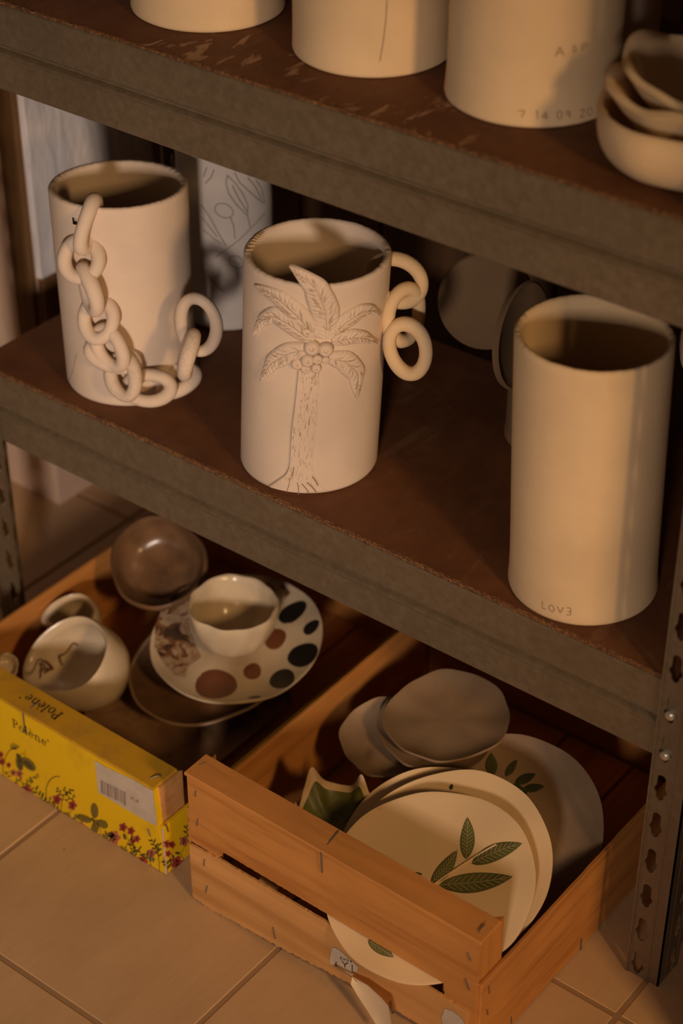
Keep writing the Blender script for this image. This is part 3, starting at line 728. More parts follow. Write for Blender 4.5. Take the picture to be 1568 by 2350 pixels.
def bowl(name, c, r, dp, tk, m, label, seed, n=UPZ, wv=0.05, rimw=0.006, fl=0.55, cone=0.0, group=None, su=1, sv=1, uv=None, parent=None, N=96):
    g = np.random.default_rng(seed); ph = g.uniform(0, 6.28, 6)
    n, u, v = basis(n) if uv is None else (nrm(n), *uv)
    def wob(t, rr, h_):
        k = (rr/r)**2
        return 1+wv*k*(0.5*math.sin(2*t+ph[0])+0.4*math.sin(3*t+ph[1])+0.25*math.sin(5*t+ph[2])+0.12*math.sin(9*t+ph[4])), rimw*k*(math.sin(2*t+ph[3])+0.6*math.sin(5*t+ph[2])+0.35*math.sin(8*t+ph[5]))
    out = [(0, -dp), (fl*r*0.9, -dp)]; inn = []
    for k in range(9):
        a = k/8*math.pi/2; out.append((fl*r+(r-fl*r)*math.sin(a), -dp+dp*(1-math.cos(a)) if k < 8 else 0))
    cn = lambda a: (1-cone)*math.sin(a)+cone*(1-math.cos(a)**0.8)
    out = [(0, -dp)] + [(fl*r*0.85, -dp)] + [(fl*r+(1-fl)*r*cn(a), -dp*math.cos(a)**0.8) for a in np.linspace(0.12, math.pi/2, 9)]
    inn = [(r-tk*0.5, tk*0.35)] + [(fl*(r-tk)+(1-fl)*(r-tk)*cn(a), -(dp-tk)*math.cos(a)**0.8) for a in np.linspace(math.pi/2-0.05, 0.12, 9)] + [(fl*r*0.5, -(dp-tk)), (0, -(dp-tk))]
    o = lathe(name, out+inn, c, m, parent, n=n, u=u, v=v, N=N, wob=wob, su=su, sv=sv, angle=75, **({} if parent else {'origin': np.asarray(c)-nrm(n)*dp}))
    if parent is None: tag(o, label, 'bowl', group)
    return o
bowl('clay_bowl', (-0.108, 0.090, 0.817), 0.0750, 0.0445, 0.0085, CLAYW, 'wide tan clay bowl at the bottom of the stack on the upper shelf', 31, wv=0.02, rimw=0.0015, fl=0.6, group='stacked clay bowls')
bowl('clay_bowl', (-0.1070, 0.0890, 0.8350), 0.0675, 0.051, 0.0085, CLAYW, 'wavy-rimmed tan clay bowl in the middle of the stack', 32, wv=0.05, rimw=0.003, fl=0.35, cone=0.8, group='stacked clay bowls')
bowl('clay_bowl', (-0.1045, 0.0940, 0.8480), 0.0650, 0.050, 0.0085, CLAYW, 'ruffled tan clay bowl on top of the stack', 33, wv=0.09, rimw=0.0055, fl=0.3, cone=0.8, group='stacked clay bowls')

# ================================================================== CRATES
def staple(P, parent, r=0.0006, m=WIRE): return tube('staple', P, r, m, parent, n=6)
def fan(mb, pts, depth=None):
    c = sum(np.asarray(p) for p in pts)/len(pts); n = len(pts)
    mb.add([c]+list(pts), [(0, i+1, (i+1) % n+1) for i in range(n)])

# ---------------- orange crate
OY = -0.181
oc = thing('wooden_crate', (-0.25, 0.05, 0), 'orange plywood fruit crate full of plates under the shelf', 'crate')
def rough_board(name, xa, xb, y, th, ztop, zbot, m, parent, n=70, jt=0.0004, jb=0.0012):
    """plank along x with uneven top and bottom outlines (ztop, zbot are functions of x)"""
    V = []
    for k in range(n+1):
        x = xa+(xb-xa)*k/n; a = ztop(x)+random.uniform(-jt, jt); b = zbot(x)+random.uniform(-jb, jb)
        V += [(x, y, b), (x, y, a-0.0005), (x, y+0.0006, a), (x, y+th, a), (x, y+th, b)]
    Fc = [(k*5+i, k*5+(i+1) % 5, (k+1)*5+(i+1) % 5, (k+1)*5+i) for k in range(n) for i in range(5)]+[(4, 3, 2, 1, 0), tuple(n*5+i for i in range(5))]
    return mesh(name, V, Fc, m, parent, angle=25)
def lin(xs, zs): return lambda x: float(np.interp(x, xs, zs))
fb = rough_board('front_board', -0.4175, -0.0860, OY, 0.0042, lin([-.4175, -.086], [.1612, .1585]), lin([-.4175, -.379, -.3785, -.1175, -.117, -.086], [.0765, .0765, .0867, .0855, .006, .004]), WX, oc, n=120, jt=0.0003, jb=0.0004)
lb = rough_board('front_board', -0.4165, -0.0925, OY-0.0034, 0.0033, lin([-.4165, -.38, -.25, -.12, -.0925], [.0742, .0772, .0778, .0712, .0700]), lin([-.4165, -.40, -.31, -.226, -.0925], [.0035, .0008, .0060, .0150, .0190]), WPALE, oc, n=160)
slab('cap_board', (-0.4195, OY-0.0016, 0.1622), (0.3365, 0, -0.0028), (0, 0.0315, 0), (0, 0, 0.0042), WX, oc, bev=0.0006, nseg=26, jit=0.0003)
def corner_post(x, y, sx, sy, h_, m, parent, s=0.036):
    V, Fc = poly_prism_vf([(x, y, 0.001), (x+sx*s, y, 0.001), (x, y+sy*s, 0.001)], np.array([0, 0, h_-0.001])); return mesh('corner_post', V, Fc, m, parent, smooth=False)
OB = 0.245
corner_post(-0.4165, OY+0.0042, 1, 1, 0.160, WZ, oc); corner_post(-0.0870, OY+0.0042, -1, 1, 0.158, WZ, oc)
corner_post(-0.4165, OB, 1, -1, 0.160, WZ, oc); corner_post(-0.0870, OB, -1, -1, 0.158, WZ, oc)
rs = slab('side_board', (-0.0866, OY+0.003, 0.001), (0, 0.42, 0), (0, 0, 0.104), (0.0046, 0, 0), WY, oc, bev=0.0007, nseg=40, jit=0.0003)
ls = slab('side_board', (-0.4235, OY+0.003, 0.001), (0, 0.42, 0), (0, 0, 0.114), (0.0046, 0, 0), WY, oc, bev=0.0007, nseg=40, jit=0.0003)
slab('back_board', (-0.4175, OB, 0.001), (0.3315, 0, 0), (0, 0, 0.158), (0, 0.0042, 0), WX, oc)
for k in range(4): slab('bottom_slat', (-0.413+k*0.0815, OY+0.006, 0.002), (0, 0.415, 0), (0.078, 0, 0), (0, 0, 0.004), WY, oc)
def zo(x, y): return 400+x/1.96, 1700+y/1.96
def ost(a, b, pln, off, par):
    A = PY(*zo(*a), pln-off); B = PY(*zo(*b), pln-off); n_ = np.array([0, 0.003, 0]); staple([A+n_, A, (A+B)/2+np.array([0, -0.0004, 0]), B, B+n_], par)
for a, b in (((97, 228), (95, 250)), ((107, 352), (102, 382)), ((1320, 955), (1335, 990)), ((1310, 1070), (1328, 1122))): ost(a, b, OY, 0.0006, fb)
for a, b in (((136, 535), (134, 562)), ((148, 655), (142, 682)), ((444, 840), (455, 890)), ((975, 1175), (980, 1228))): ost(a, b, OY-0.0034, 0.0006, lb)
A = FZ(*zo(738, 408), 0.1660); B = np.array([FZ(*zo(655, 500), 0.1655)[0], OY-0.002, 0.1630]); D_ = PY(*zo(665, 592), OY-0.0012)
staple([A+np.array([0, 0, -.003]), A, (A*0.55+B*0.45)+np.array([0, 0, .0006]), B, (B+D_)/2+np.array([0, -.0003, 0]), D_, D_+np.array([0, .003, 0])], fb, 0.0008)
for a, b in (((112, 108), (145, 97)), ((1372, 852), (1395, 825))):
    A = FZ(*zo(*a), 0.1662); B = FZ(*zo(*b), 0.1662); staple([A-UPZ*.003, A, B, B-UPZ*.003], oc)
zr = lambda x, y: (1000+x/2.76, 1700+y/2.76)
for a, b in (((338, 1555), (340, 1600)), ((325, 1705), (332, 1735)), ((478, 1750), (482, 1790))):
    A = PX(*zr(*a), -0.0815); B = PX(*zr(*b), -0.0815); q = np.array([-.003, 0, 0]); staple([A+q, A, B, B+q], rs)
A = PX(*zr(924, 1258), -0.0812); B = PX(*zr(918, 1345), -0.0812); staple([A+np.array([-.003, 0, 0]), A, B, B+np.array([0.0, -.004, 0])], rs, 0.0009)
# torn label and hanging paper strip on the lower front board
lab = MB(); LY = OY-0.0040; zt_ = lambda x, y: PY(740+x/7.127, 2160+y/7.127, LY)
fan(lab, [zt_(*p) for p in [(160, 105), (215, 110), (300, 160), (420, 270), (540, 380), (590, 420), (560, 500), (530, 545), (480, 560), (380, 505), (240, 420), (115, 355), (130, 260)]])
lo = lab.build('paper_label', PAPER, lb, smooth=False); lo['label'] = 'torn white paper label with black letters'
tm = MB()
def stroke_plane(mb, ch, x, y, w, h_, fn, wd, nrm_, sl=0.35):
    for st in STROKE[ch]:
        P = [fn(x+a*w, y+a*w*sl-b*h_) for a, b in dens(st, 0.12)]
        mb.add(*ribbon_vf(P, [nrm_]*len(P), wd))
zt2 = lambda x, y: PY(740+x/7.127, 2160+y/7.127, LY-0.0002)
for ch, x, y, w, h_ in (('I', 195, 405, 60, 80), ('Y', 320, 415, 95, 95), ('L', 480, 495, 75, 110)): stroke_plane(tm, ch, x, y, w, h_, zt2, 0.0011, np.array([0, -1., 0]))
for ch, x, y, w, h_ in (('E', 292, 292, 34, 36), ('m', 342, 308, 44, 40), ('b', 405, 325, 32, 40), ('a', 452, 340, 30, 36)): stroke_plane(tm, ch, x, y, w, h_, zt2, 0.0005, np.array([0, -1., 0]))
tm.build('label_print', INK, lo, smooth=False)
# hanging torn strip: curls out from the board
Lp = [(172, 410), (330, 500), (485, 600), (465, 705), (600, 930), (740, 1140), (900, 1400)]
Rp = [(190, 396), (345, 490), (505, 585), (740, 720), (960, 920), (1080, 1060), (1140, 1400)]
V = []
for k, (a, b) in enumerate(zip(Lp, Rp)):
    d = [.0042, .0055, .008, .011, .015, .020, .026][k]
    for q, dd in ((a, d+0.002), (((a[0]+b[0])/2, (a[1]+b[1])/2), d), (b, d+0.0035)):
        p = PY(740+q[0]/7.127, 2160+q[1]/7.127, OY-dd); V.append((p[0], p[1], max(p[2], 0.001)))
Fc = [(k*3+j, k*3+j+1, (k+1)*3+j+1, (k+1)*3+j) for k in range(6) for j in range(2)]
Vb = [(x, y+0.0003, z) for x, y, z in V]; n0 = len(V)
po = mesh('torn_strip', V+Vb, Fc+[tuple(n0+i for i in f)[::-1] for f in Fc], PAPERE, lb, angle=60); po['label'] = 'torn strip of cream paper hanging off the board'
lab2 = MB(); fan(lab2, [PY(680+x/3.136, 2050+y/3.136, LY) for x, y in [(1070, 828), (1130, 850), (1195, 905), (1215, 945), (1150, 990), (1060, 960), (1045, 900)]])
lab2.build('paper_scrap', PAPER, lb, smooth=False)

# ---------------- yellow printed crate
YY = -0.1770
yc = thing('yellow_crate', (-0.62, 0.03, 0), 'yellow fruit crate printed with flowers and butterflies, holding glazed pottery', 'crate')
YX0 = -0.790
V, Fc = poly_prism_vf([(YX0, YY, 0.001), (-0.4585, YY, 0.001), (-0.4670, YY, 0.1115), (YX0, YY, 0.1165)], np.array([0, 0.006, 0]))
yf = mesh('front_board', V, Fc, YEL, yc, smooth=False); yf['label'] = 'yellow front board with printed flowers, lettering and barcode sticker'
yt = slab('cap_board', (YX0, YY-0.0010, 0.1140), (0.3235, 0, -0.0030), (0, 0.0345, 0), (0, 0, 0.0035), YELT, yc, bev=0.0004)
corner_post(-0.4640, YY+0.006, -1, 1, 0.1105, WPALE, yc, 0.032); corner_post(YX0+0.004, YY+0.006, 1, 1, 0.112, WPALE, yc, 0.032)
YB = 0.255
ys = slab('side_board', (-0.4630, YY+0.0005, 0.001), (0, 0.43, 0), (0, 0, 0.0640), (0.0050, 0, 0), YEL, yc, bev=0.0005)
slab('side_board', (YX0, YY+0.006, 0.001), (0, 0.425, 0), (0, 0, 0.094), (0.0045, 0, 0), WY, yc, bev=0.0006)
slab('back_board', (YX0, YB-0.006, 0.001), (0.327, 0, 0), (0, 0, 0.094), (0, 0.005, 0), WX, yc)
for k in range(4): slab('bottom_slat', (YX0+0.005+k*0.0805, YY+0.007, 0.002), (0, 0.42, 0), (0.078, 0, 0), (0, 0, 0.004), WY, yc)
corner_post(-0.4640, YB-0.006, -1, -1, 0.1105, WPALE, yc, 0.032); corner_post(YX0+0.0045, YB-0.006, 1, -1, 0.112, WPALE, yc, 0.032)
# paper edges along the worn corner
slab('worn_edge', (-0.4590, YY-0.0006, 0.001), (-0.0005, 0, 0.063), (0.0016, 0, 0), (0, 0.0016, 0), PAPER, yc, bev=0.0003)
# serif lettering
def ringp(cx, cy, rx, ry, tx, ty, a0=0, a1=360, n=28):
    A = np.radians(np.linspace(a0, a1, n)); return [[(cx+rx*math.cos(a), cy+ry*math.sin(a)), (cx+rx*math.cos(b), cy+ry*math.sin(b)), (cx+(rx-tx)*math.cos(b), cy+(ry-ty)*math.sin(b)), (cx+(rx-tx)*math.cos(a), cy+(ry-ty)*math.sin(a))] for a, b in zip(A[:-1], A[1:])]
def rc(x0, y0, x1, y1): return [(x0, y0), (x1, y0), (x1, y1), (x0, y1)]
def serif(ch):
    if ch == 'P': return [rc(.10, 0, .24, 1), rc(0, 0, .36, .07), rc(0, .93, .25, 1), rc(.2, .93, .36, 1), rc(.2, .45, .36, .52)]+ringp(.34, .725, .33, .275, .14, .07, -90, 90), .72
    if ch == 'o': return ringp(.31, .31, .32, .34, .13, .07), .68
    if ch == 'l': return [rc(.09, 0, .22, 1.05), rc(0, 0, .31, .065), [(0, 1.0), (.12, .98), (.21, 1.05), (.1, 1.04)]], .36
    if ch in 'eè':
        g = ringp(.29, .31, .30, .34, .13, .07, 0, 315)+[rc(.08, .30, .58, .37)]
        if ch == 'è': g += [[(.12, .98), (.24, 1.0), (.38, .76), (.33, .75)]]
        return g, .64
    if ch == 'n': return [rc(.09, 0, .21, .64), rc(0, 0, .30, .065), [(0, .60), (.1, .58), (.2, .66), (.1, .65)], rc(.51, 0, .63, .42), rc(.42, 0, .72, .065)]+ringp(.38, .40, .25, .26, .12, .09, 0, 150), .78
    if ch == '*': return ringp(.12, .82, .1, .1, .1, .1), .2
def write(word, O, ex, ey, hgt, nrm_, m, parent, ls=0.07):
    mb = MB(); x = 0
    for ch in word:
        gl, w = serif(ch)
        for pg in gl: mb.add([np.asarray(O)+ex*(x+a)*hgt+ey*b*hgt+nrm_*0.00025 for a, b in pg], [tuple(range(len(pg)))])
        x += w+ls
    o = mb.build('printed_word', m, parent, smooth=False); return x*hgt
XP, ZP, YM = np.array([1., 0, 0]), np.array([0, 0, 1.]), np.array([0, -1., 0])
write('Polène*', (-0.6635, YY, 0.0845), XP, ZP, 0.0118, YM, INK, yf)
write('Polène*', (-0.6085, -0.1555, 0.1165), -XP, YM, 0.0120, ZP, INK, yt)
# printed flowers: thin ink shapes on the front and side boards
zy = lambda x, y: PY(x/3.136, 1500+y/3.136, YY-0.00025)
zsid = lambda x, y: PX(x/3.136, 1500+y/3.136, -0.4580+0.00025)
INKS = {k: {'f': MB(), 's': MB()} for k in 'gwrp'}
def petal(k, fn, face, cx, cy, a, b, rot, n=10):
    fan(INKS[k][face], [fn(cx+a*math.cos(t)*math.cos(rot)-b*math.sin(t)*math.sin(rot), cy+a*math.cos(t)*math.sin(rot)+b*math.sin(t)*math.cos(rot)) for t in np.linspace(0, 2*math.pi, n, endpoint=False)])
def stem(P, w=5.0, k='g', face='f'):
    fn, nn = (zy, YM) if face == 'f' else (zsid, XP)
    Q = [fn(*p) for p in smooth_line(P, max(6, 4*len(P)))]; INKS[k][face].add(*ribbon_vf(Q, [nn]*len(Q), w/3.136/2450))
def leafp(x, y, ang, ln=32, w=10, k='g', face='f'):
    r = math.radians(ang); petal(k, zy if face == 'f' else zsid, face, x+ln/2*math.cos(r), y+ln/2*math.sin(r), ln/2, w/2, r)
def flower(x, y, r, k='r', face='f', n=5, ph=0.0):
    INKS['x'] = {face: MB()}; kk = k; k = 'x'
    for i in range(n):
        a = ph+2*math.pi*i/n; petal(k, zy if face == 'f' else zsid, face, x+0.55*r*math.cos(a), y+0.55*r*math.sin(a)*1.15, 0.55*r, 0.42*r, a)
    mesh('printed_flower', np.array(INKS['x'][face].V)+(YM if face == 'f' else XP)*1e-5, INKS['x'][face].F, INKR if kk == 'r' else INKP, yf if face == 'f' else ys, smooth=False)
    petal('g', zy if face == 'f' else zsid, face, x, y, 0.16*r, 0.16*r, 0)
def sprig(P, n, ln=30, w=9, face='f', spread=50):
    stem(P, 5, 'g', face); L = smooth_line(P, n+2)
    for i in range(1, n+1):
        d = L[min(i+1, n+1)]-L[i-1]; a = math.degrees(math.atan2(d[1], d[0])); leafp(L[i][0], L[i][1], a+(spread if i % 2 else -spread), ln, w, 'g', face)
# moth and thistle
stem([(22, 895), (20, 820), (40, 740), (75, 685), (110, 680)], 7)
for i in range(9): stem([(100+4*i-18, 690), (70+i*9, 640+abs(i-3)*5)], 5)
petal('g', zy, 'f', 140, 750, 38, 16, 1.0)
petal('w', zy, 'f', 140, 790, 58, 27, 1.35); petal('w', zy, 'f', 205, 795, 68, 34, 0.75); petal('g', zy, 'f', 142, 800, 40, 14, 1.3); petal('g', zy, 'f', 205, 800, 48, 18, 0.75)
stem([(150, 720), (180, 715), (185, 690)], 3); stem([(150, 725), (175, 735), (190, 725)], 3)
flower(5, 728, 22); flower(14, 778, 24); flower(62, 802, 18); flower(96, 858, 22, 'p'); flower(140, 865, 26, 'p')
sprig([(160, 985), (165, 940), (205, 930), (215, 900)], 5); sprig([(235, 1010), (215, 930), (240, 880), (285, 890)], 6); sprig([(100, 940), (120, 915), (160, 900)], 4, 24)
stem([(30, 880), (60, 850), (100, 850)], 4); leafp(30, 850, 30); leafp(48, 880, 10)
flower(190, 985, 38); sprig([(290, 1040), (262, 990), (250, 965)], 3, 40, 14); sprig([(330, 1085), (300, 1040), (290, 1030)], 3, 44, 18)
stem([(330, 1060), (332, 960), (360, 905), (400, 880), (432, 886)], 8)
sprig([(380, 1105), (360, 1060), (345, 1050)], 3, 34, 12)
stem([(435, 1150), (445, 1070), (460, 1020), (480, 1005)], 6); sprig([(455, 1040), (430, 1000), (405, 970)], 5, 22, 12); sprig([(460, 1020), (500, 1000), (520, 975)], 5, 24, 12); sprig([(450, 1050), (500, 1050), (545, 1025)], 4, 24, 10); sprig([(470, 1020), (470, 985), (455, 965)], 3, 22, 10)
flower(410, 1050, 34); flower(521, 1092, 32); stem([(521, 1110), (500, 1150), (490, 1180)], 5); sprig([(420, 1140), (395, 1110), (380, 1100)], 3, 36, 14)
sprig([(500, 1195), (480, 1160), (470, 1140)], 4, 28, 10); sprig([(520, 1190), (545, 1170), (575, 1175)], 4, 24, 9); flower(580, 1236, 26, 'p')
INKS['w']['f'].build('printed_moth', INKW, yf, smooth=False); INKS['w']['f'] = MB()
for (x, y, a, b, r) in ((680, 1130, 56, 28, 1.45), (605, 1187, 60, 26, 0.35), (738, 1227, 44, 28, 0.55), (684, 1254, 46, 28, 1.7)): petal('w', zy, 'f', x, y, a, b, r, 16)
INKS['w']['f'].build('printed_butterfly', INKW, yf, smooth=False)
for k in range(7): stem([(670, 1190), (655+9*k, 1095+abs(k-3)*7)], 1.6); stem([(665, 1195), (560+k*6, 1150+k*9)], 1.6); stem([(672, 1195), (668+6*k, 1292-k*3)], 1.6); stem([(675, 1195), (770, 1205+k*8)], 1.6)
petal('g', zy, 'f', 672, 1200, 26, 7, 0.9); stem([(690, 1215), (725, 1262), (722, 1330)], 5)
sprig([(745, 1345), (760, 1310), (780, 1290)], 5, 34, 12); flower(822, 1325, 44, 'p'); sprig([(760, 1340), (790, 1350), (800, 1360)], 3, 30, 12); flower(800, 1305, 24, 'r')
sprig([(850, 1395), (880, 1395), (905, 1420)], 6, 22, 8)
stem([(912, 1455), (905, 1390), (930, 1345), (955, 1325)], 6); stem([(925, 1345), (905, 1300), (888, 1265)], 5); stem([(940, 1335), (950, 1300)], 5); stem([(940, 1340), (985, 1335)], 5)
flower(886, 1250, 30); flower(943, 1277, 28); flower(986, 1333, 24); flower(955, 1352, 20); leafp(905, 1340, -110, 48, 20); leafp(920, 1370, 20, 34, 18); leafp(940, 1340, -60, 36, 14)
sprig([(965, 1475), (960, 1430), (985, 1410), (1010, 1415)], 6, 36, 12); sprig([(950, 1440), (955, 1400), (970, 1380)], 4, 28, 10)
flower(1022, 1497, 40); flower(1090, 1438, 32, 'p'); stem([(1090, 1555), (1080, 1490), (1055, 1455), (1040, 1440)], 7); sprig([(1085, 1500), (1060, 1460), (1035, 1435)], 4, 44, 16); leafp(1080, 1490, -20, 40, 14)
stem([(1148, 1578), (1145, 1480), (1125, 1400), (1090, 1330)], 6); sprig([(1135, 1440), (1115, 1380), (1092, 1335)], 6, 34, 12); sprig([(1140, 1480), (1140, 1400), (1138, 1365)], 5, 34, 12)
# side panel flowers
flower(1200, 1372, 26, 'r', 's'); flower(1240, 1376, 24, 'r', 's'); flower(1210, 1441, 22, 'r', 's'); flower(1275, 1505, 44, 'r', 's'); flower(1325, 1350, 34, 'p', 's')
stem([(1180, 1480), (1200, 1420), (1212, 1380)], 4, 'g', 's'); stem([(1205, 1600), (1208, 1540), (1225, 1480), (1240, 1440)], 6, 'g', 's'); sprig([(1208, 1560), (1200, 1510), (1185, 1490)], 4, 34, 14, 's'); sprig([(1215, 1530), (1240, 1490), (1260, 1470)], 4, 34, 14, 's')
stem([(1325, 1490), (1300, 1440), (1330, 1395), (1350, 1300)], 5, 'g', 's'); sprig([(1350, 1330), (1345, 1270), (1350, 1225)], 5, 34, 12, 's'); leafp(1300, 1440, -170, 40, 20, 'g', 's')
for k, m, nm in (('g', INKG, 'printed_stems'),):
    if INKS[k]['f'].V:
        off = 2e-5
        mesh(nm, np.array(INKS[k]['f'].V)+np.array([0, -off, 0]), INKS[k]['f'].F, m, yf, smooth=False)['kind'] = 'stuff'
    if INKS[k]['s'].V: INKS[k]['s'].build(nm, m, ys, smooth=False)['kind'] = 'stuff'
# barcode sticker
sb = MB(); fan(sb, [zy(*p)+YM*0.0002 for p in [(682, 768), (760, 815), (860, 862), (960, 905), (1060, 965), (1102, 985), (1118, 1110), (1132, 1238), (1080, 1218), (960, 1150), (860, 1090), (760, 1030), (708, 998), (695, 880)]])
so = sb.build('barcode_sticker', PAPER, yf, smooth=False); so['label'] = 'worn white barcode sticker'
bm_ = MB(); x = 727
while x < 905:
    w = random.choice([2, 3, 3, 5, 7]); y0 = 908+(x-727)*0.49; y1 = y0+92 if x < 880 else y0+100
    bm_.add([zy(x, y0)+YM*0.0004, zy(x+w, y0+w*.49)+YM*0.0004, zy(x+w+3, y1+w*.49)+YM*0.0004, zy(x+3, y1)+YM*0.0004], [(0, 1, 2, 3)]); x += w+random.choice([3, 4, 6, 9])
bm_.build('barcode', mat('faded_ink', (0.24, 0.15, 0.10), 0.7), so, smooth=False)
tm = MB()
for ch, x in (('P', 945), ('L', 965), ('N', 984)): stroke_plane(tm, ch, x, 1050+(x-945)*0.5, 15, 24, lambda a, b: zy(a, b)+YM*0.0004, 0.0004, YM, 0.4)
tm.build('sticker_print', INK, so, smooth=False)
# staples of the yellow crate
def wst(P, par, r=0.0007): staple(P, par, r)
A = FZ(275/3.136, 1500+350/3.136, 0.1170); B = PY(165/3.136, 1500+435/3.136, YY-0.0016)
D_ = PY(180/3.136, 1500+570/3.136, YY-0.0008); wst([A-UPZ*.002, A, B+UPZ*0.0010, B-UPZ*0.001, D_, D_-YM*.003], yf, 0.0008)
A = FZ(1085/3.136, 1500+895/3.136, 0.1155); B = FZ(1155/3.136, 1500+880/3.136, 0.1155); wst([A-UPZ*.003, A, (A+B)/2+UPZ*.001, B, B-UPZ*.003], yt)
for a, b in (((1068, 1262), (1085, 1312)), ((1092, 1455), (1108, 1500))):
    A = zy(*a)+YM*.0006; B = zy(*b)+YM*.0006; wst([A-YM*.003, A, B, B-YM*.003], yf)
A = zsid(1194, 1235)+XP*.0006; B = zsid(1208, 1280)+XP*.0006; wst([A-XP*.003, A, B, B-XP*.003], ys)

# ================================================================== PLATES AND POTTERY
class Plate:
    def __init__(s, c, az, b, r, m, name, label, cat='plate', tk=0.0045, rise=0.006, seed=0, wv=0.012, group=None, N=120):
        s.c = np.array(c, float); s.n, s.u, s.v = frame(az, b); s.r = r; s.rise = rise
        g = np.random.default_rng(seed); ph = g.uniform(0, 6.28, 6)
        s.wob = lambda t, rr, h_: (1+wv*(rr/r)*(0.7*math.sin(2*t+ph[0])+0.6*math.sin(3*t+ph[1])+0.35*math.sin(5*t+ph[2])+0.2*math.sin(11*t+ph[5])), 0.0018*(rr/r)**2*(math.sin(3*t+ph[3])+0.5*math.sin(7*t+ph[4])))
        rs_ = [0, .2, .4, .55, .7, .8, .88, .94, .98]
        top = [(r*k, s.hs(r*k)) for k in rs_]; bot = [(r*k, s.hs(r*k)-tk) for k in rs_]
        prof = bot+[(r*0.997, s.hs(r)-tk*0.75), (r, s.hs(r)-tk*0.35), (r*0.997, s.hs(r)-tk*0.05)]+top[::-1]
        V, Fc = lathe_vf(prof, s.c, s.n, s.u, s.v, N=N, wob=s.wob)
        s.o = mesh(name, V, Fc, m, None, angle=75, origin=s.c); tag(s.o, label, cat, group)
    def hs(s, rr): k = rr/s.r; return s.rise*max(0, (k-0.55)/0.45)**2
    def loc(s, px, py):
        d = ray(px, py); P = CPOS+d*(np.dot(s.n, s.c-CPOS)/np.dot(s.n, d)); q = P-s.c; return np.dot(q, s.u), np.dot(q, s.v)
    def pt(s, a, b, h_=0.0003):
        rr = math.hypot(a, b); t = math.atan2(b, a); f, dh = s.wob(t, rr, 0); return s.c+s.u*a+s.v*b+s.n*(s.hs(min(rr/f, s.r))+dh+h_)
    def at(s, px, py, h_=0.0003): return s.pt(*s.loc(px, py), h_)
    def blob(s, pts, m, name='glaze_spot', h_=0.0004, par=None):
        L = [np.array(s.loc(*p)) for p in pts]; c = sum(L)/len(L); V = [s.pt(*c, h_)]; Fc = []; n = len(L); R_ = 4
        for k in range(1, R_+1):
            for q in L: V.append(s.pt(*(c+(q-c)*k/R_), h_ if k < R_ else h_*0.6))
        for i in range(n):
            j = (i+1) % n; Fc.append((0, 1+i, 1+j))
            for k in range(R_-1): Fc.append((1+k*n+i, 1+(k+1)*n+i, 1+(k+1)*n+j, 1+k*n+j))
        return mesh(name, V, Fc, m, par or s.o, smooth=True, angle=None)
    def leaf(s, p0, p1, w, m, bend=0.0, veins=True, h_=0.0007):
        a = np.array(p0, float); b = np.array(p1, float); d = b-a; L = np.linalg.norm(d); d /= L; nn = np.array([-d[1], d[0]])
        def mid(t): return a+d*L*t+nn*bend*math.sin(math.pi*t)
        def hw(t): return w/2*(math.sin(math.pi*t**0.85))**0.8 if 0 < t < 1 else 0
        T = np.linspace(0, 1, 16); out = [mid(t)+nn*hw(t) for t in T]+[mid(t)-nn*hw(t) for t in T[-2:0:-1]]
        o = s.blob(out, m, 'painted_leaf', h_)
        if veins:
            mb = MB(); lines = [[mid(t) for t in np.linspace(0.02, 0.97, 10)]]
            for t in np.linspace(0.12, 0.82, 9):
                for sg in (1, -1): lines.append([mid(t)+nn*sg*hw(t)*0.12, mid(min(1, t+0.10))+nn*sg*hw(t+0.08)*0.78])
            for k, ln in enumerate(lines):
                P = [s.at(*q, h_+0.0004) for q in ln]
                mb.add(*ribbon_vf(P, [s.n]*len(P), 0.00045 if k else 0.0005))
            mb.build('leaf_vein', SPRUE, o, smooth=False)
        return o
    def twig(s, P, w=0.0018, m=None):
        Q = [s.at(*p, 0.0007) for p in smooth_line(P, 14)]; V, Fc = tube_vf(Q, w/2, 6); return mesh('painted_twig', V, Fc, m or CLAYW, s.o)
def ellp(cx, cy, a, b, rot=0.0, n=18, seed=0, j=0.06):
    g = np.random.default_rng(seed); ph = g.uniform(0, 6.28, 3)
    return [(cx+f*(a*math.cos(t)*math.cos(rot)-b*math.sin(t)*math.sin(rot)), cy+f*(a*math.cos(t)*math.sin(rot)+b*math.sin(t)*math.cos(rot))) for t in np.linspace(0, 2*math.pi, n, endpoint=False) for f in [1+j*math.sin(2*t+ph[0])+j*0.6*math.sin(3*t+ph[1])]]
# pile of olive-branch plates in the orange crate, sliding forward through the gap of the crate front
p1 = Plate((-0.1863, -0.1108, 0.1071), 0, 69.4, 0.0974, CREAM_M, 'olive_plate', 'cream plate with four painted green olive leaves leaning out of the crate front', rise=0.003, seed=41, group='olive branch plates')
p1.leaf((1070, 1973), (1073, 1875), 34, GREEN, 2); p1.leaf((990, 2028), (1050, 1952), 32, GREEN, 4); p1.leaf((1083, 1983), (1200, 1940), 38, GREEN, -5); p1.leaf((1008, 2032), (1178, 2014), 46, GREEN, 3)
p1.twig([(985, 2038), (1030, 2006), (1070, 1980), (1110, 1955), (1140, 1940)]); p1.leaf((945, 2010), (970, 2006), 12, GREEN, 0, False)
p1.leaf((845, 2158), (905, 2200), 26, GREEN, 0)
p2 = Plate((-0.1885, -0.0775, 0.1010), 0, 67, 0.0985, CREAM_M, 'olive_plate', 'cream wavy-rimmed plate directly behind the front olive plate', rise=0.006, seed=42, group='olive branch plates')
p2.leaf((1034, 1814), (1040, 1802), 9, GREEN_D, 0, False)
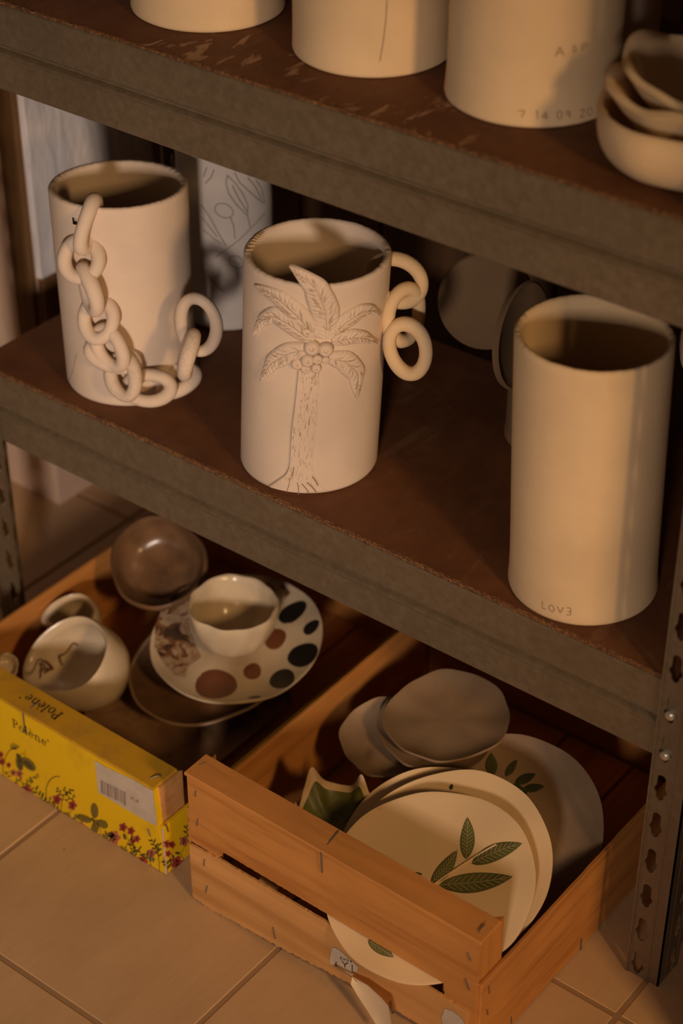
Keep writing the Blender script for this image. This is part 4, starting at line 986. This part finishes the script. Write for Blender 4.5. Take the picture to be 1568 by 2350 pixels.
p3 = Plate((-0.2090, -0.0700, 0.0880), 0, 65, 0.0975, CREAM_M, 'olive_plate', 'cream plate third in the pile, only its upper rim showing', rise=0.006, seed=43, group='olive branch plates')
p4 = Plate((-0.1900, 0.0178, 0.0706), 0, 60, 0.1000, TAUPE, 'olive_plate', 'large taupe plate with dark painted leaves at the back of the pile', rise=0.008, seed=44, group='olive branch plates')
p4.leaf((1128, 1782), (1130, 1730), 28, GREEN_D, 0, False); p4.leaf((1160, 1782), (1188, 1745), 18, GREEN_D, 0, False); p4.leaf((1182, 1798), (1230, 1776), 22, GREEN_D, 0, False); p4.leaf((1200, 1812), (1250, 1804), 20, GREEN_D, 0, False); p4.leaf((1175, 1800), (1212, 1822), 16, GREEN_D, 0, False)
# stacked small dishes at the back
q1 = Plate((-0.292, 0.0648, 0.1270), 0, 84.5, 0.0620, TAUPE, 'oval_dish', 'small taupe dish on top of the stack at the back of the crate', rise=0.008, seed=51, wv=0.035, group='stacked taupe dishes')
q2 = Plate((-0.297, 0.0590, 0.1180), 4, 84, 0.0625, TAUPE, 'oval_dish', 'small taupe dish second in the stack at the back of the crate', rise=0.007, seed=52, wv=0.04, group='stacked taupe dishes')
q3 = Plate((-0.330, 0.030, 0.1020), -8, 80, 0.0540, TAUPE, 'oval_dish', 'taupe dish with a folded lip under the stack of small dishes', rise=0.010, seed=53, wv=0.05, group='stacked taupe dishes')
q4 = Plate((-0.300, 0.055, 0.0800), 0, 86, 0.0640, TAUPE, 'oval_dish', 'taupe dish low in the stack at the back of the crate', rise=0.006, seed=54, wv=0.02, group='stacked taupe dishes')
# leaf-shaped green dish with spiky rim
def leafdish():
    c = FZ(772, 1872, 0.098); g = np.random.default_rng(3)
    def wob(t, r, h_):
        k = (r/0.042)**3; sp = abs(math.sin(2.5*t+0.9))**9
        return 1+0.10*k*math.sin(3*t), k*(0.020*sp+0.003*math.sin(5*t))
    r = 0.042; prof = [(0, -0.02), (0.02, -0.0195), (0.031, -0.014), (0.039, -0.004), (0.042, 0.004), (0.0405, 0.0045), (0.037, -0.002), (0.029, -0.012), (0.018, -0.0165), (0, -0.017)]
    o = lathe('spiky_dish', prof, c, CLAYW, N=120, wob=wob, origin=c-UPZ*0.02, angle=80); tag(o, 'small clay dish with a spiky petal rim and green inside', 'dish')
    V, Fc = lathe_vf([(0, -0.0163), (0.018, -0.0158), (0.029, -0.0113), (0.0365, -0.0015)], c, UPZ, np.array([1., 0, 0]), np.array([0, 1., 0]), N=120, wob=wob); mesh('green_inside', V, [f for f in Fc if len(f) == 4], GREEN, o, angle=80)
leafdish()
wsd = Plate(PY(618, 2028, -0.165), 20, 30, 0.010, CREAM_M, 'white_shard', 'small white ceramic piece showing in the gap of the crate front', 'shard', rise=0.002, seed=61, N=40)

# ---- yellow crate contents
tr = thing('square_tray', (-0.59, 0.02, 0.0065), 'mottled dark brown square tray under the spotted plate', 'tray')
def rrect(cx, cy, sx, sy, rad, z, rot=0.0, n=8):
    P = []
    for (qx, qy, a0) in ((1, 1, 0), (-1, 1, 90), (-1, -1, 180), (1, -1, 270)):
        for k in range(n+1):
            a = math.radians(a0+90*k/n); x = qx*(sx-rad)+rad*math.cos(a); y = qy*(sy-rad)+rad*math.sin(a)
            P.append((cx+x*math.cos(rot)-y*math.sin(rot), cy+x*math.sin(rot)+y*math.cos(rot), z))
    return P
V = []; lay = [(0.0065, .066, .068), (0.0120, .078, .081), (0.0200, .085, .088), (0.0215, .0845, .0875), (0.0205, .082, .085), (0.0145, .073, .076), (0.0125, .060, .062)]
for z, a, b in lay: V += rrect(-0.594, 0.010, a, b, 0.022, z)
n_ = 36; Fc = [(k*n_+i, k*n_+(i+1) % n_, (k+1)*n_+(i+1) % n_, (k+1)*n_+i) for k in range(len(lay)-1) for i in range(n_)]+[tuple(range(n_))[::-1], tuple((len(lay)-1)*n_+i for i in range(n_))]
mesh('tray_body', V, Fc, TRAYM, tr, angle=60)
dpz = Plate((-0.5950, 0.0480, 0.0430), -10, 79, 0.0860, DARKGL, 'dark_plate', 'dark brown wavy plate under the spotted plate', rise=0.014, seed=72, wv=0.02)
Q = [dpz.c+dpz.u*dpz.r*f*math.cos(t)+dpz.v*dpz.r*f*math.sin(t)+dpz.n*(dpz.hs(dpz.r)+dh-0.001) for t in np.linspace(0, 2*math.pi, 90, endpoint=False) for f, dh in [dpz.wob(t, dpz.r, 0)]]
tube('rim', Q, 0.0019, TAUPE, dpz.o, n=6, closed=True)
sp = Plate((-0.5776, 0.0762, 0.0750), 0, 81, 0.0955, CREAM, 'spotted_plate', 'cream plate with black and rust painted spots and a marbled side', rise=0.010, seed=73, wv=0.012)
zc_ = lambda x, y: (x/1.96, 1280+y/1.96)
for k, (x, y, a, b, rot, m) in enumerate([(972, 580, 98, 74, 0.05, REDGL), (1136, 511, 39, 38, .3, REDGL), (1316, 252, 66, 42, -.4, BLACKGL), (1403, 332, 38, 28, -.5, BLACKGL), (1366, 453, 72, 58, -.3, BLACKGL), (1272, 556, 62, 48, -.1, BLACKGL), (1238, 366, 52, 44, -.3, REDGL), (1150, 645, 32, 7, -.1, BLACKGL)]):
    sp.blob([zc_(px, py) for px, py in ellp(x, y, a, b, rot, 20, k)], m)
mb_ = [zc_(*p) for p in [(860, 160), (800, 180), (740, 240), (705, 330), (700, 420), (735, 480), (790, 545), (838, 552), (845, 500), (905, 445), (880, 390), (860, 330), (845, 260)]]
sp.blob(mb_, MARBLE, 'marbled_patch', 0.0003)
sp.blob([zc_(*p) for p in [(1190, 110), (1250, 120), (1310, 170), (1290, 190), (1240, 180), (1200, 150)]], MARBLE, 'marbled_patch', 0.0003)
# cup on the plate
cb = 0.0785; cupc = np.array([-0.5770, 0.0700, 0.1345])
def wobc(t, r, h_): k = (h_+0.056)/0.056; return 1+0.02*math.sin(3*t+1)*k+0.015*math.sin(7*t+9*k)+0.012*math.sin(11*t-5*k), 0.0012*k*math.sin(3*t)
cup = lathe('cup', [(0, -0.056), (0.024, -0.056), (0.030, -0.052), (0.038, -0.041), (0.0445, -0.026), (0.0480, -0.010), (0.0488, -0.002), (0.0478, 0.0003), (0.0455, -0.0010), (0.0445, -0.010), (0.0405, -0.028), (0.034, -0.042), (0.022, -0.0505), (0, -0.052)], cupc, CREAM, N=96, wob=wobc, origin=cupc-UPZ*0.056, angle=80)
tag(cup, 'cream glazed pinched cup standing on the spotted plate', 'cup')
# large pitcher tipped towards the crate front
def pitcher(name, c, ax, upv, r, dp, label, sp_=0.35, m=CREAM, lines=False, spout=math.pi, sw=0.5):
    n = nrm(ax); v = nrm(np.asarray(upv)-n*np.dot(n, upv)); u = np.cross(v, n)
    def wob(t, rr, h_):
        k = max(0, (h_+dp*0.6)/(dp*0.6)); d = math.atan2(math.sin(t-spout), math.cos(t-spout)); e = math.exp(-(d/sw)**2)
        return 1+sp_*k*e+0.03*k*math.sin(2*t+1)+0.012*math.sin(5*t+20*h_), -0.26*r*k*e+0.03*r*k*math.sin(2*t)
    tk = 0.006
    prof = [(0, -dp), (r*.62, -dp), (r*.80, -dp*.92), (r*.98, -dp*.66), (r*1.04, -dp*.42), (r*1.0, -dp*.18), (r*.96, -0.002), (r*.96-tk*.4, 0.001), (r*.96-tk, -0.002), (r-tk, -dp*.2), (r*1.04-tk, -dp*.45), (r*.95-tk, -dp*.72), (r*.6, -dp+tk), (0, -dp+tk)]
    o = lathe(name, prof, c, m, n=n, u=u, v=v, N=110, wob=wob, origin=np.asarray(c)-n*dp, angle=80); tag(o, label, 'pitcher')
    return o, (np.asarray(c), n, u, v)
pc = FZ(164, 1500, 0.092)
po_, (c_, n_v, u_v, v_v) = pitcher('cream_pitcher', pc, dirn(-.34, .86, .36), dirn(.85, .45, 0), 0.0475, 0.070, 'large cream pitcher with brown line drawing inside, tipped in the yellow crate', 0.50, spout=math.radians(268), sw=0.62)
# thin brown drawing on the inner back wall of the pitcher
mb = MB()
def inner_hit(px, py, r=0.0425):
    d = ray(px, py); w = CPOS-c_; a = d-n_v*np.dot(d, n_v); b = w-n_v*np.dot(w, n_v); A_ = a@a; B_ = a@b; C_ = b@b-r*r
    t = (-B_+math.sqrt(max(0, B_*B_-A_*C_)))/A_; P = CPOS+d*t; rad = P-c_; rad = rad-n_v*np.dot(rad, n_v); return P-nrm(rad)*0.0016, -nrm(rad)
for ln in ([(262, 440), (272, 488), (330, 470), (380, 440), (440, 420)], [(262, 440), (290, 430), (330, 372), (385, 420), (400, 390), (435, 405), (440, 375), (465, 372)], [(175, 545), (182, 462), (200, 460), (240, 505), (215, 500), (195, 520)], [(190, 480), (210, 515)]):
    Q = [inner_hit(x/1.96, 1280+y/1.96) for x, y in smooth_line(ln, 5*len(ln))]; P = [q[0] for q in Q]
    mb.add(*tube_vf(P, 0.0012, 6))
mb.build('line_drawing', PENCIL, po_)
pitcher('small_pitcher', FZ(168, 1405, 0.082), dirn(-.05, .92, .38), dirn(.2, .5, -.6), 0.0270, 0.050, 'small cream pitcher with a pinched spout behind the large pitcher', 0.45, CREAM, spout=math.radians(200), sw=0.5)
# dark bowl leaning on the crate side
n, u, v = frame(28, 52); bc = PY(362, 1290, 0.085)
db = bowl('dark_bowl', bc, 0.0545, 0.040, 0.0055, DARKGL, 'dark brown glazed bowl tilted against the side of the yellow crate', 81, n=n, uv=(u, v), wv=0.04, rimw=0.002, fl=0.5)
kb = bowl('shell_dish', FZ(14, 1528, 0.085), 0.0140, 0.012, 0.003, CREAM, 'tiny pale shell-shaped dish at the left edge of the yellow crate', 82, n=dirn(.3, .8, .5), wv=0.08, rimw=0.001, N=40)

# ---- hand brush beside the right post
br = thing('hand_brush', (0.075, 0.10, 0.0), 'black bristle hand brush on the floor right of the steel post', 'brush')
slab('brush_handle', (0.055, 0.05, 0.045), (0, 0.20, 0), (0.04, 0, 0), (0, 0, 0.018), BRISTLE, br, bev=0.004)
mb = MB()
for k in range(420):
    x = random.uniform(0.052, 0.098); y = random.uniform(0.052, 0.245); l = random.uniform(0.008, 0.03)
    mb.add(*tube_vf([(x, y, 0.047), (x+random.uniform(-.008, .006)-0.006, y+random.uniform(-.01, .01), 0.022), (x-l, y+random.uniform(-.02, .015), 0.0012)], [0.0007, 0.0006, 0.0003], 3))
o = mb.build('bristles', BRISTLE, br); o['kind'] = 'stuff'
